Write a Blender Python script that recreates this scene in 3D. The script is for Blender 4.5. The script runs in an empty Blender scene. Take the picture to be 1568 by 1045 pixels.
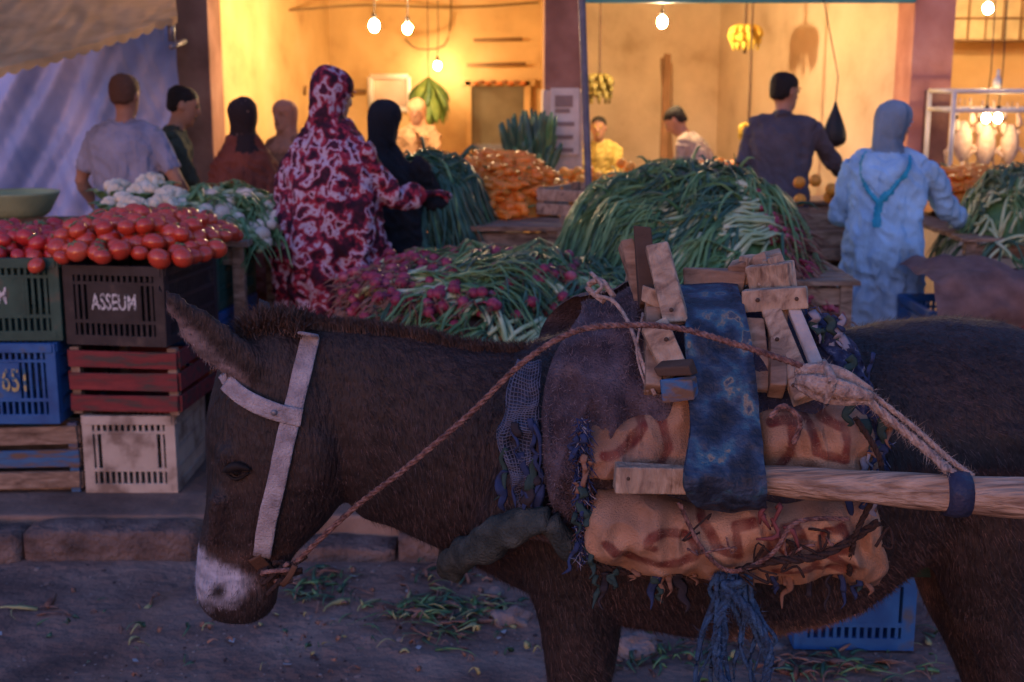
import bpy, math, random
import numpy as np
from mathutils import Vector, Matrix, noise
from mathutils.bvhtree import BVHTree
random.seed(7); rng=np.random.default_rng(7)
R=random.random
def U(a,b): return random.uniform(a,b)
CAM_H=1.72; F=2000.; TH=math.radians(11.5); PZ=.13
def W(px,py,D):
    """metres for a point traced off the reference at a known distance D"""
    u=(px-784)/F; v=(522.5-py)/F
    Y=math.cos(TH)+v*math.sin(TH); Z=-math.sin(TH)+v*math.cos(TH)
    return Vector((u/Y*D, D, CAM_H+Z/Y*D))
def X(px,D,py=200): return W(px,py,D).x
def Zt(py,D): return W(784,py,D).z
col=bpy.context.scene.collection
# ---------------------------------------------------------------- materials
MC={}
def M(name, cols, scale=6, rough=.85, bump=.3, bscale=60, stretch=(1,1,1), spec=.25, metallic=0, detail=4, dist=0, bdist=.01, kind='noise', bstretch=None, attr=None, rot=None, trans=0):
    if name in MC: return MC[name]
    m=bpy.data.materials.new(name); m.use_nodes=True; nt=m.node_tree; N=nt.nodes; L=nt.links
    b=N['Principled BSDF']; b.inputs['Roughness'].default_value=rough; b.inputs['Metallic'].default_value=metallic
    b.inputs['Specular IOR Level'].default_value=spec
    tc=N.new('ShaderNodeTexCoord')
    def mp(st,sc,rt=None):
        q=N.new('ShaderNodeMapping'); q.inputs['Scale'].default_value=[s*sc for s in st]
        if rt: q.inputs['Rotation'].default_value=rt
        L.new(tc.outputs['Object'],q.inputs[0]); return q
    if isinstance(cols,tuple): cols=[(.3,tuple(c*.78 for c in cols)),(.7,tuple(min(1,c*1.15) for c in cols))]
    q=mp(stretch,scale,rot)
    if kind=='noise':
        t=N.new('ShaderNodeTexNoise'); t.inputs['Scale'].default_value=1; t.inputs['Detail'].default_value=detail; t.inputs['Distortion'].default_value=dist; out=t.outputs['Fac']
    elif kind=='vor':
        t=N.new('ShaderNodeTexVoronoi'); t.inputs['Scale'].default_value=1; out=t.outputs['Distance']
    L.new(q.outputs[0],t.inputs['Vector'])
    cr_=N.new('ShaderNodeValToRGB'); e=cr_.color_ramp.elements
    for i,(p,c) in enumerate(cols):
        el=e[i] if i<2 else e.new(p)
        el.position=p; el.color=(*c,1)
    L.new(out,cr_.inputs[0]); cout=cr_.outputs[0]
    if attr:
        a=N.new('ShaderNodeAttribute'); a.attribute_name=attr
        mx=N.new('ShaderNodeMix'); mx.data_type='RGBA'; mx.blend_type='MULTIPLY'; mx.inputs[0].default_value=1
        L.new(a.outputs['Color'],mx.inputs[6]); L.new(cout,mx.inputs[7]); cout=mx.outputs[2]
    L.new(cout,b.inputs['Base Color'])
    if trans:
        b.inputs['Subsurface Weight'].default_value=trans; b.inputs['Subsurface Radius'].default_value=(.02,.01,.006)
    if bump:
        q2=mp(bstretch or (1,1,1),bscale)
        t2=N.new('ShaderNodeTexNoise'); t2.inputs['Scale'].default_value=1; t2.inputs['Detail'].default_value=5
        L.new(q2.outputs[0],t2.inputs['Vector'])
        bp=N.new('ShaderNodeBump'); bp.inputs['Strength'].default_value=bump; bp.inputs['Distance'].default_value=bdist
        L.new(t2.outputs['Fac'],bp.inputs['Height']); L.new(bp.outputs[0],b.inputs['Normal'])
    MC[name]=m; return m
def emit(name,c,s):
    m=bpy.data.materials.new(name); m.use_nodes=True; N=m.node_tree.nodes; N.remove(N['Principled BSDF'])
    e=N.new('ShaderNodeEmission'); e.inputs[0].default_value=(*c,1); e.inputs[1].default_value=s
    m.node_tree.links.new(e.outputs[0],N['Material Output'].inputs[0]); return m
# ---------------------------------------------------------------- mesh builder
def cr(seq,t):
    n=len(seq); i=min(int(t),n-2); f=t-i
    p0=seq[max(i-1,0)];p1=seq[i];p2=seq[i+1];p3=seq[min(i+2,n-1)]
    return .5*((2*p1)+(p2-p0)*f+(2*p0-5*p1+4*p2-p3)*f*f+(3*p1-p0-3*p2+p3)*f**3)
class MB:
    def __init__(s): s.v=[];s.f=[];s.m=[];s.s=[]
    def add(s,vs,fs,mi=0,sm=True):
        o=len(s.v); s.v.extend([tuple(v) for v in vs]); s.f.extend([tuple(i+o for i in f) for f in fs]); s.m.extend([mi]*len(fs)); s.s.extend([sm]*len(fs))
    def box(s,c,size,mi=0,R=None,jit=0):
        c=Vector(c); h=[k/2 for k in size]; vs=[]
        for z in(-1,1):
            for y in(-1,1):
                for x in(-1,1):
                    p=Vector((x*h[0]+U(-jit,jit),y*h[1]+U(-jit,jit),z*h[2]+U(-jit,jit)))
                    if R: p=R@p
                    vs.append(c+p)
        s.add(vs,[(0,2,3,1),(4,5,7,6),(0,1,5,4),(2,6,7,3),(0,4,6,2),(1,3,7,5)],mi,False)
    def b2(s,p,q,mi=0):
        s.box([(a+b)/2 for a,b in zip(p,q)],[abs(a-b) for a,b in zip(p,q)],mi)
    def plank(s,p,q,w,t,mi=0,up=(0,1,0),jit=.002):
        p=Vector(p);q=Vector(q);d=q-p;L=d.length;d.normalize(); n=Vector(up); n=(n-n.dot(d)*d).normalized(); a=d.cross(n)
        Rm=Matrix((d,a,n)).transposed(); s.box((p+q)/2,(L,w,t),mi,Rm,jit)
    def rings(s,st,n=16,mi=0,sub=1,cap=True,pw=1.0):
        """st: list of (c,A,B)"""
        if sub>1:
            C=[x[0] for x in st];A=[x[1] for x in st];B=[x[2] for x in st]; k=(len(st)-1)*sub
            st=[(cr(C,i/sub),cr(A,i/sub),cr(B,i/sub)) for i in range(k+1)]
        vs=[];fs=[]
        for c,A,B in st:
            for j in range(n):
                a=2*math.pi*j/n; ca,sa=math.cos(a),math.sin(a)
                if pw!=1: ca=math.copysign(abs(ca)**pw,ca); sa=math.copysign(abs(sa)**pw,sa)
                vs.append(c+A*ca+B*sa)
        for i in range(len(st)-1):
            for j in range(n):
                k=(j+1)%n; fs.append((i*n+j,i*n+k,(i+1)*n+k,(i+1)*n+j))
        if cap:
            o=len(vs); vs.append(st[0][0]); vs.append(st[-1][0]); e=(len(st)-1)*n
            for j in range(n):
                k=(j+1)%n; fs.append((o,k,j)); fs.append((o+1,e+j,e+k))
        s.add(vs,fs,mi)
    def tube(s,pts,rad,n=8,mi=0,side=(0,0,1),sub=1,cap=True):
        P=[Vector(p) for p in pts]
        rr=[Vector((r,r)) if not isinstance(r,(tuple,list)) else Vector(r) for r in (rad if isinstance(rad,(list,tuple)) else [rad]*len(P))]
        if sub>1:
            k=(len(P)-1)*sub; P2=[cr(P,i/sub) for i in range(k+1)]; rr=[cr(rr,i/sub) for i in range(k+1)]; P=P2
        st=[]; S0=Vector(side)
        for i,p in enumerate(P):
            t=(P[min(i+1,len(P)-1)]-P[max(i-1,0)])
            if t.length<1e-7: t=Vector((0,0,1))
            t.normalize(); a=S0-S0.dot(t)*t
            if a.length<.15: a=Vector((1,.3,0)); a=a-a.dot(t)*t
            a.normalize(); b=t.cross(a); st.append((p,a*rr[i][0],b*rr[i][1]))
        s.rings(st,n,mi,1,cap)
    def ball(s,c,r,mi=0,n=12,k=8,R=None,jit=0):
        c=Vector(c); r=Vector((r,r,r)) if not hasattr(r,'__len__') else Vector(r); vs=[];fs=[]
        for i in range(1,k):
            for j in range(n):
                a=math.pi*i/k;b=2*math.pi*j/n; p=Vector((math.sin(a)*math.cos(b)*r[0],math.sin(a)*math.sin(b)*r[1],math.cos(a)*r[2]))
                if jit: p*=1+U(-jit,jit)
                if R: p=R@p
                vs.append(c+p)
        o=len(vs); z=Vector((0,0,r[2])); z2=R@z if R else z; vs+= [c+z2,c-z2]
        for i in range(k-2):
            for j in range(n): q=(j+1)%n; fs.append((i*n+j,(i+1)*n+j,(i+1)*n+q,i*n+q))
        for j in range(n): q=(j+1)%n; fs.append((o,j,q)); fs.append((o+1,(k-2)*n+q,(k-2)*n+j))
        s.add(vs,fs,mi)
    def grid(s,fn,nu,nv,mi=0,sm=True):
        vs=[fn(i/nu,j/nv) for j in range(nv+1) for i in range(nu+1)]
        fs=[(j*(nu+1)+i,j*(nu+1)+i+1,(j+1)*(nu+1)+i+1,(j+1)*(nu+1)+i) for j in range(nv) for i in range(nu)]
        s.add(vs,fs,mi,sm)
    def patch(s,rows,thick=.04,nu=24,nv=24,amp=.006,fs=18,mi=0,edge=.35,mirror=False,seed=0,flat=False,stretch=(1,1,1),back=True):
        """stuffed cloth panel. rows: (xl,yl,xr,yr,D)"""
        Lp=[W(r[0],r[1],r[4]) for r in rows]; Rp=[W(r[2],r[3],r[5] if len(r)>5 else r[4]) for r in rows]
        def prof(x): return max(0,1-abs(2*x-1)**4)**edge
        def f(u,v,front):
            t=v*(len(rows)-1); a=cr(Lp,t); b=cr(Rp,t); p=a.lerp(b,u)
            bl=prof(u)*prof(v) if not flat else 1
            q=Vector((p.x*fs*stretch[0]+seed,p.y*fs,p.z*fs*stretch[2]))
            d=noise.noise(q)*amp+noise.noise(q*2.3)*amp*.5-abs(noise.noise(q*1.4+Vector((5,5,5))))*amp*1.2
            e=Vector((noise.noise(q*.8+Vector((9,0,0))),0,noise.noise(q*.8+Vector((0,9,0)))))*amp*.8
            p=p+e; p.y-= (thick*bl+d*max(bl,.3)) if front else 0
            if mirror: p.y=5-p.y
            return p
        s.grid(lambda u,v:f(u,v,True),nu,nv,mi)
        if back: s.grid(lambda u,v:f(u,v,False)+Vector((0,.004 if not mirror else -.004,0)),nu,nv,mi)
        return f
    def obj(s,name,mats,parent=None,bevel=0,loc=None):
        me=bpy.data.meshes.new(name); me.from_pydata(s.v,[],s.f)
        for m in mats: me.materials.append(m)
        me.polygons.foreach_set('material_index',s.m); me.polygons.foreach_set('use_smooth',s.s); me.update()
        o=bpy.data.objects.new(name,me); col.objects.link(o)
        if parent: o.parent=parent
        if bevel:
            b=o.modifiers.new('b','BEVEL'); b.width=bevel; b.segments=2; b.limit_method='ANGLE'; b.angle_limit=math.radians(50)
        return o
def empty(name,loc=(0,0,0)):
    e=bpy.data.objects.new(name,None); e.empty_display_size=.1; col.objects.link(e); e.location=loc; return e
def skin(name,mb,mats,voxel=.01,smooth=3,disp=None,extra=None,parent=None):
    me=bpy.data.meshes.new('src'); me.from_pydata(mb.v,[],mb.f); me.update()
    o=bpy.data.objects.new('src',me); col.objects.link(o)
    r=o.modifiers.new('r','REMESH'); r.mode='VOXEL'; r.voxel_size=voxel; r.adaptivity=0
    if smooth:
        q=o.modifiers.new('s','SMOOTH'); q.factor=.5; q.iterations=smooth
    dg=bpy.context.evaluated_depsgraph_get(); dg.update()
    e=o.evaluated_get(dg); n=bpy.data.meshes.new_from_object(e)
    V=np.empty(len(n.vertices)*3); n.vertices.foreach_get('co',V); V=V.reshape(-1,3)
    bv=BVHTree.FromPolygons([Vector(v) for v in mb.v],mb.f)
    fc=[tuple(p.vertices) for p in n.polygons]
    mi=[mb.m[bv.find_nearest(p.center)[2]] for p in n.polygons]
    NV=np.empty(len(n.vertices)*3); n.vertices.foreach_get('normal',NV); NV=NV.reshape(-1,3)
    if disp:
        vm=np.zeros(len(V),int)
        for f,m in zip(fc,mi):
            for i in f: vm[i]=m
        for i in range(len(V)):
            d=disp(V[i],vm[i])
            if d: V[i]+=NV[i]*d
    bpy.data.objects.remove(o)
    out=MB(); out.add(V.tolist(),fc,0); out.m=mi
    bb=BVHTree.FromPolygons([Vector(v) for v in out.v],out.f)
    if extra: out.add(extra.v,extra.f); out.m=mi+extra.m
    ob=out.obj(name,mats,parent)
    return ob,bb,out,NV
def setcol(ob,cols):
    a=ob.data.color_attributes.new('Col','FLOAT_COLOR','POINT'); a.data.foreach_set('color',np.asarray(cols,dtype=np.float32).ravel())
def hairs(name,ob,mat,n,L0,L1,wd,colf,parent,flow=(0,0,-.7),sel=None,spread=.5):
    """short fibres standing on a mesh surface"""
    me=ob.data; V=np.empty(len(me.vertices)*3); me.vertices.foreach_get('co',V); V=V.reshape(-1,3); P=[tuple(p.vertices) for p in me.polygons]
    verts=[];faces=[];cc=[]
    for i in rng.integers(0,len(P),n):
        f=P[i]; a,b,c=V[f[0]],V[f[1]],V[f[2]]
        if sel and not sel(a): continue
        p=a+(b-a)*R()+(c-a)*R(); nn=np.cross(b-a,c-a); l=np.linalg.norm(nn)
        if l<1e-12: continue
        nn/=l
        if nn[1]>0 and a[1]<2.5: nn=-nn
        d=nn*.7+np.array(flow)+rng.normal(0,spread,3); d/=np.linalg.norm(d)+1e-9
        sd=np.cross(d,nn); sd=sd/(np.linalg.norm(sd)+1e-9)*wd; L_=U(L0,L1); o=len(verts)
        verts+=[tuple(p-sd),tuple(p+sd),tuple(p+d*L_+rng.normal(0,L_*.15,3))]; faces.append((o,o+1,o+2)); k=colf(); cc+=[(*k,1)]*3
    m2=bpy.data.meshes.new(name); m2.from_pydata(verts,[],faces); m2.update(); m2.materials.append(mat)
    o=bpy.data.objects.new(name,m2); col.objects.link(o); o.parent=parent; setcol(o,cc); return o
# ---------------------------------------------------------------- camera / world
sc=bpy.context.scene
cam=bpy.data.cameras.new('camera'); co=bpy.data.objects.new('camera',cam); col.objects.link(co); sc.camera=co
co.location=(0,0,CAM_H); co.rotation_euler=(math.radians(90)-TH,0,0); cam.sensor_width=36; cam.lens=F/1568*36; cam.clip_end=2000
cam.dof.use_dof=True; cam.dof.focus_distance=2.3; cam.dof.aperture_fstop=5.6
w=bpy.data.worlds.new('World'); sc.world=w; w.use_nodes=True; N=w.node_tree.nodes; L=w.node_tree.links
bg=N['Background']; sky=N.new('ShaderNodeTexSky'); sky.sky_type='NISHITA'; sky.sun_disc=False
sky.sun_elevation=math.radians(3); sky.sun_rotation=math.radians(200); sky.air_density=1.3; sky.dust_density=1; sky.ozone_density=4
mx=N.new('ShaderNodeMix'); mx.data_type='RGBA'; mx.blend_type='MULTIPLY'; mx.inputs[0].default_value=1; mx.inputs[7].default_value=(1.05,.80,1.04,1)
L.new(sky.outputs[0],mx.inputs[6]); L.new(mx.outputs[2],bg.inputs[0]); bg.inputs[1].default_value=.80
sl=bpy.data.lights.new('sun','SUN'); sl.energy=.12; sl.angle=math.radians(30); sl.color=(1,.70,.66); so=bpy.data.objects.new('sun',sl); col.objects.link(so)
so.rotation_euler=(math.radians(50),0,math.radians(-20))
sc.view_settings.view_transform='Standard'; sc.view_settings.look='None'; sc.view_settings.exposure=0
# ---------------------------------------------------------------- common mats
wood=M('wood_weathered',[(.3,(.12,.075,.05)),(.55,(.28,.19,.13)),(.75,(.40,.30,.22))],scale=9,stretch=(1,4,4),rough=.8,bump=.5,bscale=60,dist=1)
woodl=M('wood_pale',[(.3,(.17,.11,.08)),(.5,(.36,.26,.18)),(.75,(.54,.42,.31))],scale=22,stretch=(1.2,3,1.0),rough=.75,bump=.8,bscale=50,bstretch=(2,2,.5),dist=1.0,detail=10)
woodd=M('wood_dark',(.08,.05,.035),scale=12,stretch=(.4,3,3))
woodr=M('wood_red_paint',[(.38,(.08,.055,.045)),(.5,(.18,.035,.035)),(.8,(.28,.05,.045))],scale=14,stretch=(.5,2,3),rough=.75,detail=10)
woodb=M('wood_blue_paint',[(.42,(.16,.10,.07)),(.55,(.05,.13,.26)),(.8,(.07,.18,.33))],scale=16,stretch=(.5,2,3),rough=.7,detail=8)
blk=M('plastic_black',[(.3,(.012,.011,.013)),(.6,(.03,.026,.028)),(.72,(.075,.055,.045))],scale=14,rough=.55,bump=.1,spec=.35,detail=10)
grn=M('plastic_green',[(.3,(.012,.055,.04)),(.6,(.028,.09,.065)),(.72,(.09,.085,.06))],scale=11,rough=.55,bump=.15,spec=.35,detail=10)
blu=M('plastic_blue',[(.3,(.012,.07,.22)),(.6,(.02,.12,.33)),(.72,(.08,.10,.13))],scale=11,rough=.55,bump=.15,spec=.35,detail=10)
redp=M('plastic_red',[(.3,(.22,.02,.02)),(.7,(.35,.04,.03))],scale=9,rough=.5,bump=.15)
whp=M('plastic_white',[(.34,(.22,.16,.12)),(.48,(.46,.38,.30)),(.8,(.60,.53,.43))],scale=10,rough=.6,bump=.15,spec=.35,detail=11)
ink=M('white_ink',[(.40,(.08,.09,.09)),(.5,(.6,.6,.58))],scale=90,rough=.7,bump=0,detail=6)
inky=M('yellow_ink',[(.42,(.03,.12,.22)),(.55,(.5,.40,.14))],scale=50,rough=.7,bump=0,detail=6)
metal=M('metal_grey',(.2,.2,.22),scale=20,rough=.5,metallic=.5,bump=.1)
# ---------------------------------------------------------------- ground
gm=M('dirt_road',[(.25,(.085,.05,.042)),(.42,(.17,.10,.08)),(.58,(.26,.16,.125)),(.78,(.40,.27,.21))],scale=2.6,rough=.93,bump=1,bscale=24,detail=12,bdist=.025)
g=MB()
def gfn(u,v):
    return Vector((-60+120*u,-40+140*v,0))
g.grid(gfn,4,4); g.obj('ground',[gm])
rd=MB()
def rfn(u,v):
    x=-5+10*u; y=1.2+3.6*v
    z=.006+.02*abs(noise.noise(Vector((x*1.1,y*1.6,0))))+.010*abs(noise.noise(Vector((x*6,y*8,3))))+.005*noise.noise(Vector((x*23,y*23,3)))
    e=min(u,1-u,v,1-v)*8
    return Vector((x,y,.004+(z)*min(1,e)))
rd.grid(rfn,400,150); rd.obj('street',[gm])
KD=4.43
pm=M('pavement_concrete',[(.3,(.12,.078,.062)),(.5,(.21,.14,.11)),(.75,(.32,.23,.18))],scale=3,rough=.9,bump=.8,bscale=30,detail=10)
pv=MB(); pv.b2((-14,KD+.16,-.02),(14,9.15,PZ)); pvo=pv.obj('pavement',[pm],bevel=.012)
kb=MB(); x=-8
Yv0=Vector((0,1,0))
def kstone(x0,x1,z1,dy):
    st=[]; n=14
    for i in range(n+1):
        x=x0+(x1-x0)*i/n; q=Vector((x*9,z1*7,0)); e=.014*noise.noise(q)+.008*noise.noise(q*3.1); k=.88 if i in(0,n) else 1
        st.append((Vector((x,KD+.08+dy+e*.5,z1/2-.01)),Yv0*.079*k,Vector((0,0,(z1+.02)/2*k+e))))
    kb.rings(st,20,0,1,True,.28)
while x<8:
    l=U(.4,.75); dz=U(-.03,.006); dy=U(-.025,.01)
    if -1.6<x<-1.1: dz-=.05
    kstone(x,x+l-.014,PZ+dz,dy); x+=l
kb.obj('kerb',[M('kerb_stone',[(.3,(.08,.058,.052)),(.5,(.16,.11,.095)),(.8,(.27,.20,.17))],scale=9,rough=.9,bump=1,bscale=35,detail=10,bdist=.03)])
# ---------------------------------------------------------------- market building
FY=9.2
B=empty('market_building')
py_=M('plaster_yellow',[(.25,(.44,.27,.10)),(.42,(.60,.40,.17)),(.55,(.67,.46,.20)),(.8,(.74,.55,.29))],scale=2.2,rough=.9,bump=.4,bscale=25,detail=12)
pc=M('plaster_cream',[(.25,(.40,.29,.18)),(.42,(.56,.44,.30)),(.55,(.64,.51,.35)),(.8,(.72,.60,.44))],scale=2.2,rough=.9,bump=.4,bscale=25,detail=12)
pb=M('plaster_brown',[(.3,(.16,.08,.055)),(.6,(.28,.15,.11)),(.8,(.34,.2,.15))],scale=4,rough=.9,bump=.5,bscale=30,detail=7)
pp=M('plaster_salmon',[(.3,(.36,.16,.12)),(.6,(.48,.24,.19)),(.8,(.55,.32,.26))],scale=4,rough=.9,bump=.5,bscale=30,detail=7)
flr=M('shop_floor',(.22,.16,.11),scale=3)
teal=M('teal_paint',(.05,.28,.32),scale=6,rough=.6)
def wall(mb,p,q,t,z0,z1,mi=0):
    p=Vector((*p,0));q=Vector((*q,0)); d=(q-p).normalized(); n=Vector((-d.y,d.x,0))*t
    vs=[Vector((a.x,a.y,z)) for z in(z0,z1) for a in(p,q,q+n,p+n)]
    mb.add(vs,[(0,1,2,3),(4,7,6,5),(0,4,5,1),(1,5,6,2),(2,6,7,3),(3,7,4,0)],mi,False)
xL0,xL1=X(268,FY),X(326,FY); xC0,xC1=X(833,FY),X(890,FY); xR0,xR1=X(1390,FY),X(1452,FY)
m=MB()
m.b2((xL0,FY,0),(xL1,FY+.4,2.3),0); m.obj('left_pillar',[pb],B,bevel=.01)
m=MB(); m.b2((xC0,FY,1.62),(xC1,FY+.4,2.3),0); m.b2((xC0-.012,FY-.012,0),(xC1+.012,FY+.412,1.62),1); m.obj('middle_pillar',[pb,M('plaster_white',[(.3,(.34,.27,.2)),(.7,(.55,.47,.38))],scale=6,bump=.4)],B,bevel=.01)
m=MB(); m.b2((xR0,FY,0),(xR1,FY+.4,2.3),0); m.b2((xR0+.1,FY-.01,0),(xR1,FY,1.62),1); m.obj('right_pillar',[pp,pb],B,bevel=.01)
m=MB(); m.b2((-9,FY,2.3),(9,FY+.4,4.4),0); m.b2((-9,FY-.3,4.4),(9,14.5,4.6),0); m.obj('upper_wall',[pp],B)
m=MB(); m.b2((-9,FY,0),(xL0-.002,FY+.4,2.3)); m.b2((5.6,FY,0),(9,FY+.4,2.3)); m.obj('outer_walls',[pb],B)
bk=12.4
c1=(X(508,bk),bk)
m=MB(); wall(m,(xL1,FY+.4),c1,.15,0,2.85); wall(m,c1,(xC0+.05,bk),.15,0,2.85); wall(m,(xC0+.05,bk),(xC0+.05,FY+.4),.12,0,2.85); m.obj('left_shop_walls',[py_],B)
c2=(X(1098,bk),bk)
m=MB(); wall(m,(xC1,FY+.4),(xC1,bk),.1,0,2.85); wall(m,(xC1,bk),c2,.15,0,2.85); wall(m,c2,(xR0,FY+.4),.15,0,2.85); m.obj('middle_shop_walls',[pc],B)
m=MB(); wall(m,(xR1,FY+.4),(xR1+.02,11.3),.1,0,2.85); wall(m,(xR1,11.3),(5.6,11.3),.15,0,2.85); wall(m,(5.6,11.3),(5.6,FY+.4),.15,0,2.85); m.obj('right_shop_walls',[py_],B)
m=MB(); m.b2((-9,FY+.01,2.86),(9,14.4,2.95)); m.obj('ceiling',[pc],B)
m=MB(); m.b2((-9,9.16,0),(9,14.4,PZ+.02)); m.obj('shop_floors',[flr],B)
m=MB(); m.b2((xC1+.01,FY-.06,Zt(5,FY)),(xR0-.01,FY+.02,2.32)); m.b2((X(560,FY),FY-.05,Zt(3,FY)+.02),(xC0-.01,FY,2.32)); m.obj('shutter_boxes',[teal],B,bevel=.01)
m=MB(); D=bk-.06
a=W(722,132,D); b=W(802,275,D)
m.b2((a.x,D-.03,b.z-.9),(b.x,D+.05,a.z),1)
for (x0,x1,z0,z1) in [(a.x-.06,a.x,b.z-.9,a.z+.05),(b.x,b.x+.06,b.z-.9,a.z+.05),(a.x-.1,b.x+.1,a.z,a.z+.07)]: m.b2((x0,D-.08,z0),(x1,D+.02,z1),0)
m.b2((a.x+.02,D-.05,b.z-.9),(b.x-.02,D-.028,(a.z+b.z)/2-.1),2)
m.obj('back_door',[py_,M('door_dark',(.20,.17,.11),scale=5),metal],B,bevel=.004)
m=MB()
for y0,xa,xb in[(100,715,805),(62,725,800)]:
    m.tube([W(xa,y0,D-.1),W(xb,y0-2,D-.1)],.016,8,0)
m.tube([W(500,138,bk-.1),W(560,140,bk-.1)],.02,8,0)
m.tube([W(345,90,10.2),W(410,60,11.2),W(413,20,11.3),W(413,-40,11.3)],.012,6,1,sub=3)
m.tube([W(350,90,10.1),W(352,30,10.1),W(350,-40,10.1)],.012,6,1)
m.tube([W(372,10,10.6),W(440,16,11.2),W(560,8,11.5),W(700,12,12.2),W(825,4,12.3)],.01,6,1,sub=3)
for k in range(7):
    a=W(U(370,500),U(40,150),11.3+.1*k); m.tube([a,a+Vector((U(-.02,.02),.05,-.07))],.014,6,0)
m.tube([W(620,60,12.25),W(640,75,12.25),W(680,70,12.25),W(690,30,12.25),W(690,-30,12.25)],.009,6,1,sub=3)
m.obj('shelf_rails_and_cables',[M('rail_brown',(.25,.15,.07)),M('cable',(.2,.13,.06))],B)
m=MB()
for k in range(9):
    c=W(728+k*9,128-(k%2)*2,D-.12); m.ball(c,(.035,.03,.02),k%2,8,6)
m.obj('shelf_goods',[M('packet_orange',(.6,.2,.06)),M('packet_brown',(.3,.14,.06))])
m=MB(); a=W(568,118,D);b=W(626,168,D)
for q in[((a.x,a.z),(b.x,a.z)),((b.x,a.z),(b.x,b.z)),((b.x,b.z),(a.x,b.z)),((a.x,b.z),(a.x,a.z))]:
    m.tube([(q[0][0],D-.06,q[0][1]),(q[1][0],D-.06,q[1][1])],.028,8,0)
m.b2((a.x,D-.05,b.z),(b.x,D-.04,a.z),1)
m.obj('wall_mirror',[M('frame_white',(.75,.72,.62)),M('mirror_glass',(.6,.58,.5),rough=.18,metallic=.6,bump=0)])
m=MB(); a=W(843,135,FY-.02);b=W(886,237,FY-.02)
m.b2((a.x,FY-.03,b.z),(b.x,FY-.016,a.z),0)
for i in range(5):
    zz=a.z-.05-i*.09; m.b2((a.x+.03,FY-.034,zz-.03-(.05 if i==0 else 0)),(b.x-.03-U(0,.04),FY-.0305,zz),1)
m.obj('price_sign',[M('sign_paper',(.5,.47,.42)),M('sign_ink',(.22,.17,.15))])
m=MB()
a=W(1462,-40,10.9);b=W(1640,62,10.9)
m.b2((a.x,10.94,b.z),(b.x,10.96,a.z),1)
for i in range(8):
    xx=a.x+(b.x-a.x)*i/7; m.tube([(xx,10.9,b.z),(xx,10.9,a.z)],.008,6,0)
for i in range(4):
    zz=b.z+(a.z-b.z)*i/3; m.tube([(a.x,10.885,zz),(b.x,10.885,zz)],.008,6,0)
m.obj('window_grille',[M('grille_brown',(.2,.12,.06)),M('pane',(.5,.40,.22))],B)
# ---------------------------------------------------------------- bulbs
BC=(1,.68,.36); BS=1650
bulbm=emit('bulb_glow',BC,BS)
def bulb(px,py,D,k=1,r=.032):
    p=W(px,py,D); mm=bulbm
    if k!=1: mm=emit('bulb_glow_%d'%int(k*100),BC,BS*k)
    m=MB(); m.ball(p,(r,r,r*1.2),0,12,8); m.tube([p+Vector((0,0,r*1.1)),p+Vector((0,0,r*1.1+.05))],.016,8,1)
    m.tube([p+Vector((0,0,r+.05)),p+Vector((.01,0,.3)),Vector((p.x,p.y,2.85))],.004,6,1)
    return m.obj('light_bulb',[mm,blk])
bulb(573,40,9.75,1.1,.036); bulb(624,44,9.95,.7); bulb(670,101,12.1,.2,.03); bulb(1014,34,9.8,1.55,.034); bulb(1513,13,10.0,.9); bulb(1510,181,8.6,.10,.026); bulb(1528,181,8.65,.10,.026)
# ---------------------------------------------------------------- awning / tarpaulin
m=MB()
def aw(u,v):
    fl=W(-260,150,6.0); fr=W(272,24,7.4); bl=Vector((fl.x-.2,9.15,2.75)); br=Vector((xL0+.05,9.15,2.62))
    a=fl.lerp(fr,u); b=bl.lerp(br,u); p=a.lerp(b,v)
    p.z-= .10*math.sin(math.pi*v)+.05*math.sin(math.pi*min(1,max(0,u)))*(1-v)+.03*v*noise.noise(Vector((u*6,v*3,0)))+.012*noise.noise(Vector((u*20,v*8,0)))
    return p
m.grid(aw,100,30)
def awf(u,v):
    p=aw(u,0); p.z-=v*(.030+.018*abs(math.sin(u*75))); p.y-=.01*v; return p
m.grid(awf,240,3)
cv=M('canvas_tan',[(.3,(.40,.28,.13)),(.6,(.62,.44,.22)),(.8,(.74,.54,.28))],scale=6,bump=.4,bscale=30,detail=9)
o=m.obj('awning',[cv])
nb=cv.node_tree; pbs=nb.nodes['Principled BSDF']; tr=nb.nodes.new('ShaderNodeBsdfTranslucent'); tr.inputs[0].default_value=(.80,.52,.22,1); ms=nb.nodes.new('ShaderNodeMixShader'); ms.inputs[0].default_value=.45
nb.links.new(pbs.outputs[0],ms.inputs[1]); nb.links.new(tr.outputs[0],ms.inputs[2]); nb.links.new(ms.outputs[0],nb.nodes['Material Output'].inputs[0])
m=MB()
for u in(.0,.97):
    p=aw(u,0); m.tube([(p.x,p.y+.03,PZ if u<.5 else 1.9),(p.x,p.y+.03,p.z)],.02,8)
m.tube([aw(.97,0)+Vector((0,.03,-.15)),Vector((xL0+.1,FY,1.95))],.018,8)
m.obj('awning_poles',[metal],o)
m=MB()
def tf(u,v):
    a=W(-330,40,8.7); b=W(268,40,8.75); p=a.lerp(b,u); p.z=2.55-(2.55-.75)*v
    f=noise.noise(Vector((u*7+v*2.5,v*1.4,1)))*.16+noise.noise(Vector((u*20+v*8,v*2.2,5)))*.07-abs(noise.noise(Vector((u*30-v*9,v*4,5))))*.03
    p.y+=f; p.x+=.04*noise.noise(Vector((v*3,0,2)))*v; return p
m.grid(tf,180,80)
m.obj('hanging_tarpaulin',[M('tarp_blue_white',[(.3,(.17,.27,.56)),(.5,(.28,.38,.70)),(.75,(.46,.54,.82))],scale=2.6,rough=.45,bump=.4,bscale=9,detail=9,spec=.5)])
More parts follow.
